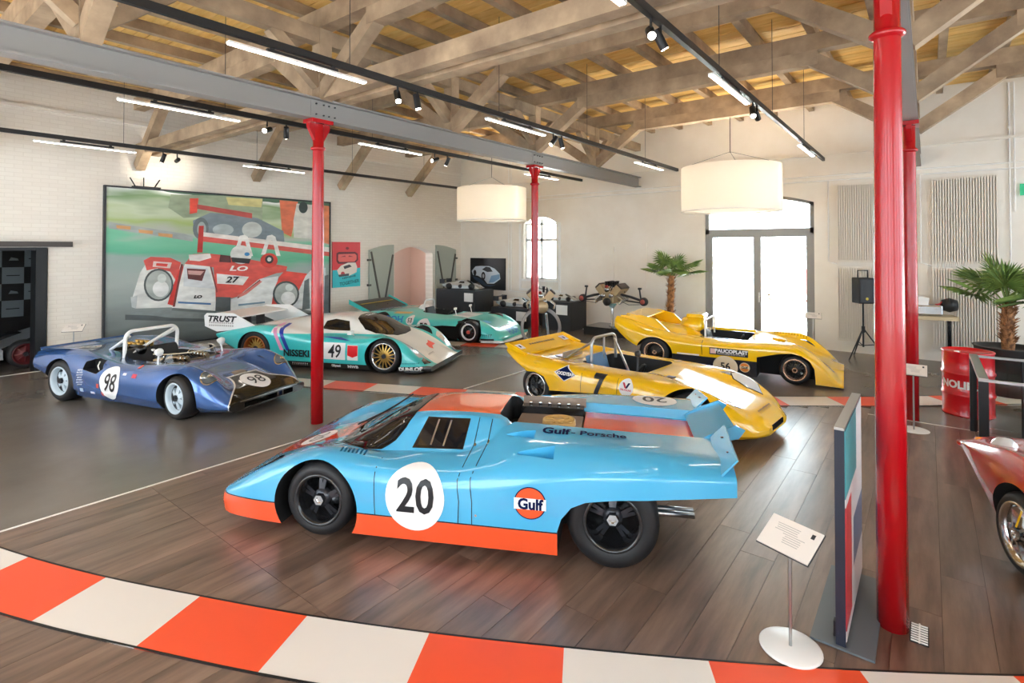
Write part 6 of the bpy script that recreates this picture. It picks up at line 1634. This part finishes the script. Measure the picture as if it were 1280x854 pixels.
# ---- loudspeaker on tripod
def speaker():
    x, y = 13.3, 1.08
    t = empty('tripod_stand', (x, y, 0), 0, 'black tripod stand under the loudspeaker', 'tripod')
    MB().tube([(0, 0, .25), (0, 0, 1.16)], .017).build('pole', m_black, t); MB().tube([(0, 0, .55), (0, 0, .68)], .032).build('collar', m_black, t)
    for k in range(3):
        a = 2*PI*k/3 + .5; MB().tube([(0, 0, .64), (.42*math.cos(a), .42*math.sin(a), .01)], .013).build('leg', m_black, t)
        MB().tube([(0, 0, .28), (.22*math.cos(a), .22*math.sin(a), .32)], .009).build('strut', m_black, t)
    s = empty('loudspeaker', (x, y, 1.16), R(215), 'black loudspeaker with carry handle on the tripod', 'loudspeaker')
    MB().bb(-.14, .14, -.155, .155, 0, .53).build('cabinet', mat('speaker_black', '#202023', .6), s, bevel=.02)
    MB().bb(.141, .147, -.13, .13, .04, .49).build('grille', m_dark, s)
    MB().lathe([(0, .152), (.02, .150), (.03, .147)], 12, (0, 0, .10), 'x').build('badge', mat('badge_yellow', '#C9B43A', .4), s)
    MB().tube([(0, -.10, .52), (0, -.10, .68), (0, .10, .68), (0, .10, .52)], .014).build('handle', m_black, s)
speaker()

# ---- engines
m_cast = mat('cast_alloy', '#B9A27E', .4, metal=.6); m_steelb = mat('bright_steel', '#C9CCD0', .25, metal=.9); m_hose = mat('hose_black', '#1B1B1D', .5)
def v_engine(t, c, s, seed, red=True):
    """block, two banks with covers, stacks, belts, manifolds"""
    rd = random.Random(seed); c = Vector(c)
    P_ = lambda x, y, z: c + Vector((x, y, z)) * s
    MB().box(c, (.55*s, .34*s, .32*s)).build('block', m_cast, t, bevel=.02)
    for sg in (1, -1):
        Rm = Matrix.Rotation(R(-sg*42), 3, 'X')
        b = MB().box(P_(0, sg*.24, .20), (.52*s, .20*s, .26*s), Rm).build('cylinder_bank', m_cast, t, bevel=.015)
        MB().box(P_(0, sg*.33, .31), (.50*s, .19*s, .06*s), Rm).build('cam_cover', m_dark if not red else mat('cover_dark', '#3A2E28', .4), b, bevel=.01)
        for k in range(4): MB().tube([P_(-.2 + .13*k, sg*.26, .05), P_(-.22 + .13*k, sg*.40, -.05), P_(-.30, sg*.36, -.16)], .025*s, 8).build('exhaust_pipe', m_steelb, b)
        for k in range(4): MB().lathe([(.03*s, 0), (.03*s, .10*s), (.05*s, .14*s), (.042*s, .14*s), (.025*s, .05*s)], 12, P_(-.2 + .13*k, sg*.08, .30)).build('intake_stack', m_hose, t)
    for y, z, r in ((0, -.12, .11), (.12, .05, .06), (-.12, .06, .06), (0, .22, .07)):
        p = MB().lathe([(0, -.03*s), (r*s, -.03*s), (r*.9*s, 0), (r*s, .02*s), (r*.4*s, .03*s), (0, .03*s)], 20, P_(-.31, y, z), 'x').build('pulley', m_hose if r > .1 else m_steelb, t)
    for k in range(6):
        a = P_(rd.uniform(-.25, .2), rd.uniform(-.2, .2), .35); b = P_(rd.uniform(-.3, .2), rd.uniform(-.35, .35), rd.uniform(.0, .3))
        MB().tube([a, (a + b)/2 + Vector((0, 0, .12*s)), b], .014*s, 6).build('hose', m_hose, t)
    if red: MB().lathe([(0, -.04*s), (.04*s, -.04*s), (.04*s, .04*s), (0, .04*s)], 14, P_(-.30, .02, .30), 'x').build('distributor', mat('cap_red', '#A83A30', .4), t)
def engine_pedestal():
    u, v = 13.0, 6.70
    pb = tag(MB().bb(u - .45, u + .45, v - .62, v + .62, 0, .22).build('display_plinth', m_blackpaint), 'low wide black plinth under the engine with suspension arms', 'plinth')
    t = empty('engine_display', (u, v, .22), 0, 'engine with outstretched suspension arms on a steel post', 'engine')
    MB().lathe([(0, 0), (.09, 0), (.09, .015), (.035, .03), (.035, .46), (.03, .48)], 20).build('post', m_steelb, t)
    MB().prism([(-.15, .60), (.15, .60), (.03, .46), (-.03, .46)], -.02, .02, Matrix(((0, 0, 1, 0), (1, 0, 0, 0), (0, 1, 0, 0), (0, 0, 0, 1)))).build('cradle', m_steelb, t, fix=True)
    v_engine(t, (0, 0, .78), .95, 1)
    for s in (1, -1):
        a = MB().tube([(0, s*.25, .86), (0, s*.55, .80), (0, s*.85, .72)], [.03, .035, .03], 8).tube([(.1, s*.25, .70), (0, s*.85, .66)], .018, 8).tube([(-.1, s*.2, .72), (-.05, s*.5, .60), (0, s*.8, .62)], .008, 6).build('suspension_arm', m_dark, t)
        h = MB().lathe([(0, -.08), (.09, -.08), (.11, -.03), (.11, .03), (.06, .06), (0, .06)], 20, (0, s*.90, .70), 'x').build('wheel_hub', m_dark, a)
        MB().lathe([(0, -.10), (.06, -.10), (.065, -.07)], 16, (0, s*.90, .70), 'x').build('hub_face', mat('hub_rose', '#B8584C', .4), a)
        MB().tube([(0, s*.82, .76), (0, s*.78, 1.02)], .022, 8).build('damper', m_dark, a); MB().box((0, s*.79, 1.03), (.06, .08, .05)).build('damper_top', m_dark, a)
engine_pedestal()
def engine_ring():
    u, v = 10.15, 7.05
    t = empty('engine_display', (u, v, 0), R(35), 'engine mounted on a big grey ring stand behind the red column', 'engine')
    MB().lathe([(.40, -.05), (.47, -.05), (.47, .05), (.40, .05), (.40, -.05)], 48, (0, 0, .48), 'x').build('ring', mat('ring_grey', '#8F8A88', .45), t)
    MB().bb(-.3, .3, -.30, .30, 0, .03).build('foot', mat('ring_grey', '#8F8A88', .45), t)
    MB().tube([(.1, -.2, .03), (0, -.12, .80)], .03).tube([(.1, .2, .03), (0, .12, .80)], .03).build('struts', m_steelb, t)
    v_engine(t, (0, 0, 1.06), .80, 5)
    MB().lathe([(0, -.05), (.10, -.05), (.15, 0), (.13, .04), (0, .05)], 24, (-.26, -.02, .98), 'x').build('bell_housing', m_cast, t)
engine_ring()
def engine_right():
    t = empty('engine_display', (13.35, -.02, 0), R(190), 'long pale engine with red cables on black legs by the lower radiator panel', 'engine')
    for s in (1, -1):
        MB().bb(-.08, .08, s*.28 - .03, s*.28 + .03, 0, .92).build('leg', m_blackpaint, t); MB().bb(-.35, .35, s*.28 - .03, s*.28 + .03, 0, .05).build('foot', m_blackpaint, t)
    MB().bb(-.25, .25, -.55, .40, .92, .99).build('tray', mat('tray_tan', '#C9B48E', .5), t)
    MB().box((0, -.15, 1.10), (.34, .65, .20)).build('gearcase', m_steelb, t, bevel=.03); MB().box((0, -.25, 1.28), (.30, .42, .18), Matrix.Rotation(R(-8), 3, 'X')).build('cam_cover', m_white, t, bevel=.02)
    MB().lathe([(0, -.12), (.10, -.12), (.14, 0), (.10, .12), (0, .12)], 20, (0, .30, 1.20), 'y').build('fan', m_hose, t)
    for k in range(5): MB().tube([(.1 - .05*k, .1, 1.2), (.0, .25, 1.32 - .03*k), (-.1 + .04*k, .40, 1.1 + .04*k)], .012, 6).build('cable', mat('cable_red', '#C43A34', .4), t)
engine_right()

# ---- plinths with silver model cars
m_sil = mat('model_silver', '#C9CED2', .25, metal=.4, coat=.6)
_mw = None
def model_car(loc, rz, s, label, wing=True, stripe=None):
    global _mw
    t = empty('model_car', loc, rz, label, 'model car', 'silver model race cars on plinths')
    L = [[(2.2, 0, .16), (1.6, 0, .36), (1.2, 0, .56), (.7, 0, .90), (.3, 0, 1.0), (-.3, 0, .98), (-1.2, 0, .80), (-2.2, 0, .66)], [(2.2, .4, .16), (1.6, .4, .36), (1.2, .42, .55), (.7, .40, .82), (.3, .38, .92), (-.3, .38, .90), (-1.2, .38, .78), (-2.2, .4, .65)],
         [(2.1, .75, .15), (1.7, .75, .46), (1.4, .75, .62), (1.0, .75, .60), (0, .75, .60), (-1.2, .75, .76), (-2.2, .78, .62)], [(2.0, .90, .14), (1.5, .96, .44), (0, .98, .42), (-1.3, .98, .55), (-2.2, .94, .55)], [(2.0, .88, .06), (1.4, .96, .08), (-1.3, .96, .10), (-2.2, .92, .40)]]
    L = [[(x*s, y*s, z*s) for x, y, z in q] for q in L]
    vv, ff = loft_half(L, .12*s, 3, (3,)); o = solid_obj('body', vv, ff); o.data.materials.append(m_sil); o.data.materials.append(m_inner)
    cut(o, [arch(x*s, .32*s, .38*s, .36*s, sg*.6*s, sg*1.3*s) for x in (1.35, -1.35) for sg in (1, -1)])
    for p in o.data.polygons: p.use_smooth = True
    o.data.set_sharp_from_angle(angle=R(40)); o.parent = t
    g = MB(); raw = BVHTree.FromPolygons([Vector(q) for q in vv], ff)
    k = Car.__new__(Car); k.e = t; k.raw = raw
    k.poly('windscreen', [(1.15*s, -.3*s), (1.15*s, .3*s), (.95*s, .5*s), (.55*s, .36*s), (.5*s, 0), (.55*s, -.36*s), (.95*s, -.5*s)], m_wglass, 'T', .004)
    for sd in 'LR':
        k.poly('side_window', [(.4*s, .66*s), (.3*s, .86*s), (-.2*s, .86*s), (-.3*s, .70*s)], m_wglass, sd, .004)
        k.disc('roundel', .22*s, m_numb, (0, .35*s), sd, .004)
    if wing:
        MB().bb(-2.5*s, -2.0*s, -.9*s, .9*s, 1.0*s, 1.04*s).build('rear_wing', m_dark, t)
        for sg in (1, -1): MB().bb(-2.5*s, -1.9*s, sg*.9*s - .01, sg*.9*s + .01, .60*s, 1.1*s).build('wing_endplate', m_dark, t)
    for x in (1.35, -1.35):
        for sg in (1, -1): MB().lathe([(0, -.13*s), (.33*s, -.13*s), (.33*s, .13*s), (.2*s, .13*s), (.18*s, .10*s), (0, .10*s)], 20, (x*s, sg*.82*s, .33*s), 'y').build('wheel', m_rubber, t)
m_pl = mat('plinth_black', '#25272B', .5)
def plinth(u0, u1, v0, v1, h, label):
    t = empty('display_plinth', ((u0 + u1)/2, (v0 + v1)/2, 0), 0, label, 'plinth')
    a, b = (u1 - u0)/2, (v1 - v0)/2
    MB().bb(-a, a, -b, b, 0, h).build('box', m_pl, t, bevel=.006)
    MB().bb(-a - .006, -a, -b + .08, -b + .45, h - .35, h - .08).build('info_card', m_numw, t)
plinth(12.35, 13.25, 11.05, 12.75, .98, 'tall black plinth under the silver model car before the framed photograph')
plinth(12.55, 13.45, 9.15, 10.55, .52, 'low black plinth under the silver model car below the arched window')
plinth(12.6, 13.5, 7.78, 8.70, .80, 'black plinth with a white card between the two engines')
model_car((12.8, 11.95, .98), R(-70), .29, 'silver model race car on the tall black plinth'); model_car((13.0, 9.85, .52), R(-80), .29, 'silver model race car on the low plinth below the window')
model_car((13.05, 8.30, .80), R(-85), .20, 'silver model race car on the plinth between the engines', wing=False)

# ---- dark blue car nose beyond the railing
def car_dark():
    p = paint_layers('navy_yellow', '#16223C', lambda X, Y, Z: [((Z > (X * .25 + .22)) & (Z < (X * .25 + .30)) & (X > .6), '#E9B53A'), (Z < .12, '#E6E6E6')], .25)
    c = Car('race_car', (12.2, -2.88), 60, 'dark blue race car with yellow flash beyond the glass railing', [p, m_inner])
    L = [[(2.0, 0, .35), (1.2, 0, .55), (0, 0, .85), (-1, 0, .8), (-1.9, 0, .6)], [(1.98, .4, .35), (1.2, .4, .56), (0, .42, .78), (-1.9, .4, .6)], [(1.9, .68, .33), (1.1, .72, .66), (0, .74, .6), (-1.2, .72, .7), (-1.9, .7, .58)], [(1.85, .8, .28), (0, .9, .42), (-1.9, .82, .5)], [(1.85, .78, .12), (-1.9, .8, .25)]]
    c.body(L, [arch(x, .28, .34, .32, s*.5, s*1.3) for x in (1.15, -1.15) for s in (1, -1)], sharp=(3, 4), step=.08)
    sets = {'f': wheel_meshes('navy_front', .28, .24, .19, m_lip, m_lip, m_lip, 'five', m_dark, .04)}
    put_wheels(c, 'f', 'f', 1.15, -1.15, .74, .74, .28, .28, sets)
car_dark()

# ---- outside: house front with stair, bare tree, hedge line, red cars
def outside():
    h = empty('house_front', (30, 0, -.02), 0, 'pale blue-grey house front across the forecourt', 'building')
    m_h = mat('house_pale', '#C9D3D8', .9); m_w = mat('house_window', '#9FB2BE', .3)
    MB().bb(0, 6, -14, 26, 0, 6.5).build('wall', m_h, h)
    for k in range(9):
        w = MB().bb(-.05, .02, -12 + 4*k, -10.4 + 4*k, 2.4, 4.2).build('window', m_white, h); MB().bb(-.07, -.05, -11.9 + 4*k, -10.5 + 4*k, 2.5, 4.1).build('pane', m_w, w)
    st = empty('outdoor_stair', (21.5, 6.3, -.02), 0, 'grey outdoor stair seen through the glass door', 'stair')
    for k in range(9): MB().bb(.3*k, .3*k + .32, -1.0, 1.0, 0, .2 + .2*k).build('step', mat('stair_pale', '#8F999E', .8), st)
    for s in (1, -1): MB().tube([(-.1, s*1.05, 1.1), (2.7, s*1.05, 3.0)], .04).tube([(-.1, s*1.05, 0), (-.1, s*1.05, 1.1)], .04).tube([(2.7, s*1.05, 1.8), (2.7, s*1.05, 3.0)], .04).build('stair_rail', m_steelb, st)
    tr = empty('bare_tree', (19.5, 1.55, -.02), 0, 'bare branching tree seen through the glass door', 'tree'); rd = random.Random(4); mt = mat('bark', '#241C16', .9)
    mb = MB()
    def grow(p, d, l, r, n):
        q = p + d*l; mb.tube([p, (p + q)/2 + Vector((rd.uniform(-.05, .05), rd.uniform(-.05, .05), 0)), q], [r, r*.85, r*.65], 6, cap=False)
        if n == 0: return
        for _ in range(3 if n > 2 else 2):
            dd = (d + Vector((rd.uniform(-.6, .6), rd.uniform(-.8, .8), rd.uniform(-.1, .5)))).normalized(); grow(q, dd, l*rd.uniform(.6, .8), r*.6, n - 1)
    grow(Vector((0, 0, 0)), Vector((.05, .1, 1)).normalized(), 1.3, .09, 5); mb.build('branches', mt, tr)
    for k, (nm, col) in enumerate((('dark red parked car beyond the outdoor stair', '#8E2A28'), ('dusky red parked car behind the bare tree', '#A24A48'), ('orange parked car beyond the bare tree', '#B0602A'))):
        c = empty('parked_car', (26.5, 9.5 - 4.6*k, -.02), R(90), nm, 'car', 'parked cars seen through the door'); m_c = mat('parked_' + col[1:], col, .5)
        MB().prism([(-1.9, .3), (1.9, .3), (1.95, .75), (1.1, .9), (.6, 1.35), (-.9, 1.4), (-1.7, .95), (-1.95, .8)], -.8, .8, Matrix(((1, 0, 0, 0), (0, 0, 1, 0), (0, 1, 0, 0), (0, 0, 0, 1)))).build('body', m_c, c, fix=True)
        for x in (-1.2, 1.2):
            for s in (1, -1): MB().lathe([(0, -.1), (.32, -.1), (.32, .1), (0, .1)], 16, (x, s*.75, .32), 'y').build('wheel', m_rubber, c)
outside()
# ================================================================== track lighting
m_led = mat('led_strip', '#FFFFFF', 0.5, emit='#FFF6EA', es=14.0)
m_bulb = mat('spot_bulb', '#FFFFFF', 0.5, emit='#FFF1DC', es=30.0)
m_shade = mat('fabric_shade', '#F6EFE4', 0.9)
_nt = m_shade.node_tree; _tl = _nt.nodes.new('ShaderNodeBsdfTranslucent'); _tl.inputs[0].default_value = (.97, .95, .91, 1)
_mx = _nt.nodes.new('ShaderNodeMixShader'); _mx.inputs[0].default_value = 0.6
_nt.links.new(_nt.nodes['Principled BSDF'].outputs[0], _mx.inputs[1]); _nt.links.new(_tl.outputs[0], _mx.inputs[2]); _nt.links.new(_mx.outputs[0], _nt.nodes['Material Output'].inputs[0])
H_T = 4.2
def track(v, u_end, label, leds, spots):
    t = empty('lighting_track', (0, v, H_T), 0, label, 'track light', 'ceiling lighting tracks')
    MB().bb(U0, u_end, -0.025, 0.025, -0.02, 0.05).build('rail', m_black, t)
    u = 0.9
    while u < u_end:
        MB().tube([(u, 0, 0.05), (u, 0, H_C - H_T)], 0.004, 6).build('hanger_wire', m_dark, t); u += 2.5
    for a, b in leds:
        l = MB().bb(a, b, -0.03, 0.03, -0.098, -0.075).build('linear_lamp', m_white, t)
        MB().bb(a + 0.01, b - 0.01, -0.026, 0.026, -0.104, -0.098).build('diffuser', m_led, l)
        for x in (a + 0.4, b - 0.4): MB().bb(x - 0.02, x + 0.02, -0.012, 0.012, -0.08, -0.018).build('bracket', m_black, l)
        MB().bb(a + 0.35, b - 0.35, -0.018, 0.018, -0.07, -0.04).build('driver_box', m_black, l)
    for u, az, tilt in spots:
        d = Vector((math.cos(R(az)) * math.cos(R(tilt)), math.sin(R(az)) * math.cos(R(tilt)), -math.sin(R(tilt))))
        p = Vector((u, 0, -0.15))
        sp = MB().tube([(u, 0, -0.02), (u, 0, -0.10)], 0.012).tube([p - d * 0.10, p + d * 0.075], 0.038, 16).build('spot_head', m_black, t)
        MB().tube([p + d * 0.076, p + d * 0.079], 0.031, 16).build('spot_lens', m_bulb, sp)
TR = [(1.76, 13.2, 'black lighting track running nearest the glass railing'), (4.82, 12.8, 'black lighting track between the steel girder and the drum pendant by the glass door'),
      (7.69, 13.1, 'black lighting track just beyond the steel girder, on the mural side'), (11.78, 12.3, 'black lighting track hanging closest to the mural wall')]
LED = [(2.15, 3.6), (5.62, 7.05), (10.4, 11.85)]
track(*TR[0], LED, [(4.1, -150, 35), (4.3, -40, 60), (7.3, 200, 50), (7.5, 0, 30)])
track(*TR[1], LED, [(4.05, -120, 50), (4.35, -60, 80), (7.3, 160, 50), (7.55, -40, 75)])
track(*TR[2], LED, [(4.0, 215, 20), (4.3, 60, 55), (7.4, 180, 20), (7.75, 100, 60)])
track(*TR[3], [(2.13, 3.6), (5.6, 7.05)], [(4.05, 100, 55), (4.3, 82, 5)])
for (v, u, az, e) in ((11.78, 4.3, 82, 55),):
    sd = bpy.data.lights.new('spot_lamp', 'SPOT'); sd.energy = e; sd.spot_size = R(70); sd.spot_blend = 0.8; sd.color = (1, .9, .75); sd.shadow_soft_size = 0.04
    so = bpy.data.objects.new('spot_lamp', sd); C.objects.link(so); so.location = (u + 0.014, v + 0.10, H_T - 0.16)
    so.rotation_euler = Vector((math.cos(R(az)), math.sin(R(az)), 0.05)).to_track_quat('-Z', 'Y').to_euler()
# ---- drum pendants
def pendant(u, v, label):
    p = empty('drum_pendant', (u, v, 3.06), 0, label, 'pendant lamp', 'white drum pendants')
    r = 0.97; h = 0.92
    MB().lathe([(r, 0), (r, h)], 64).lathe([(r - 0.006, h), (r - 0.006, 0)], 64).lathe([(r, h), (r - 0.006, h)], 64).lathe([(r - 0.006, 0), (r, 0)], 64).build('lamp_shade', m_shade, p)
    MB().lathe([(0, 0.05), (r - 0.012, 0.05)], 48).lathe([(r - 0.012, 0.056), (0, 0.056)], 48).build('diffuser', m_shade, p)
    MB().lathe([(r - 0.008, 0.0), (r + 0.006, 0.0), (r + 0.006, 0.02), (r - 0.008, 0.02)], 64).build('rim', m_white, p)
    for k in range(3):
        a = 2*PI*k/3; MB().tube([(r*math.cos(a), r*math.sin(a), h), (0, 0, h + 0.32)], 0.004, 6).build('hanger_wire', m_dark, p)
    MB().tube([(0, 0, h + 0.3), (0, 0, 5.03 - 3.06)], 0.008, 8).build('cable', m_black, p)
    for k in range(4):
        a = PI/4 + PI/2*k; MB().lathe([(0, 0.36), (0.05, 0.38), (0.07, 0.44), (0.05, 0.50), (0, 0.52)], 16, (0.5*math.cos(a), 0.5*math.sin(a), 0)).build('bulb', mat('pendant_bulb', '#FFFFFF', .5, emit='#FFF1DE', es=190.0), p)
pendant(11.5, 3.22, 'white drum pendant hanging before the glass door')
pendant(11.5, 9.66, 'white drum pendant hanging beside the arched window and framed car photograph')
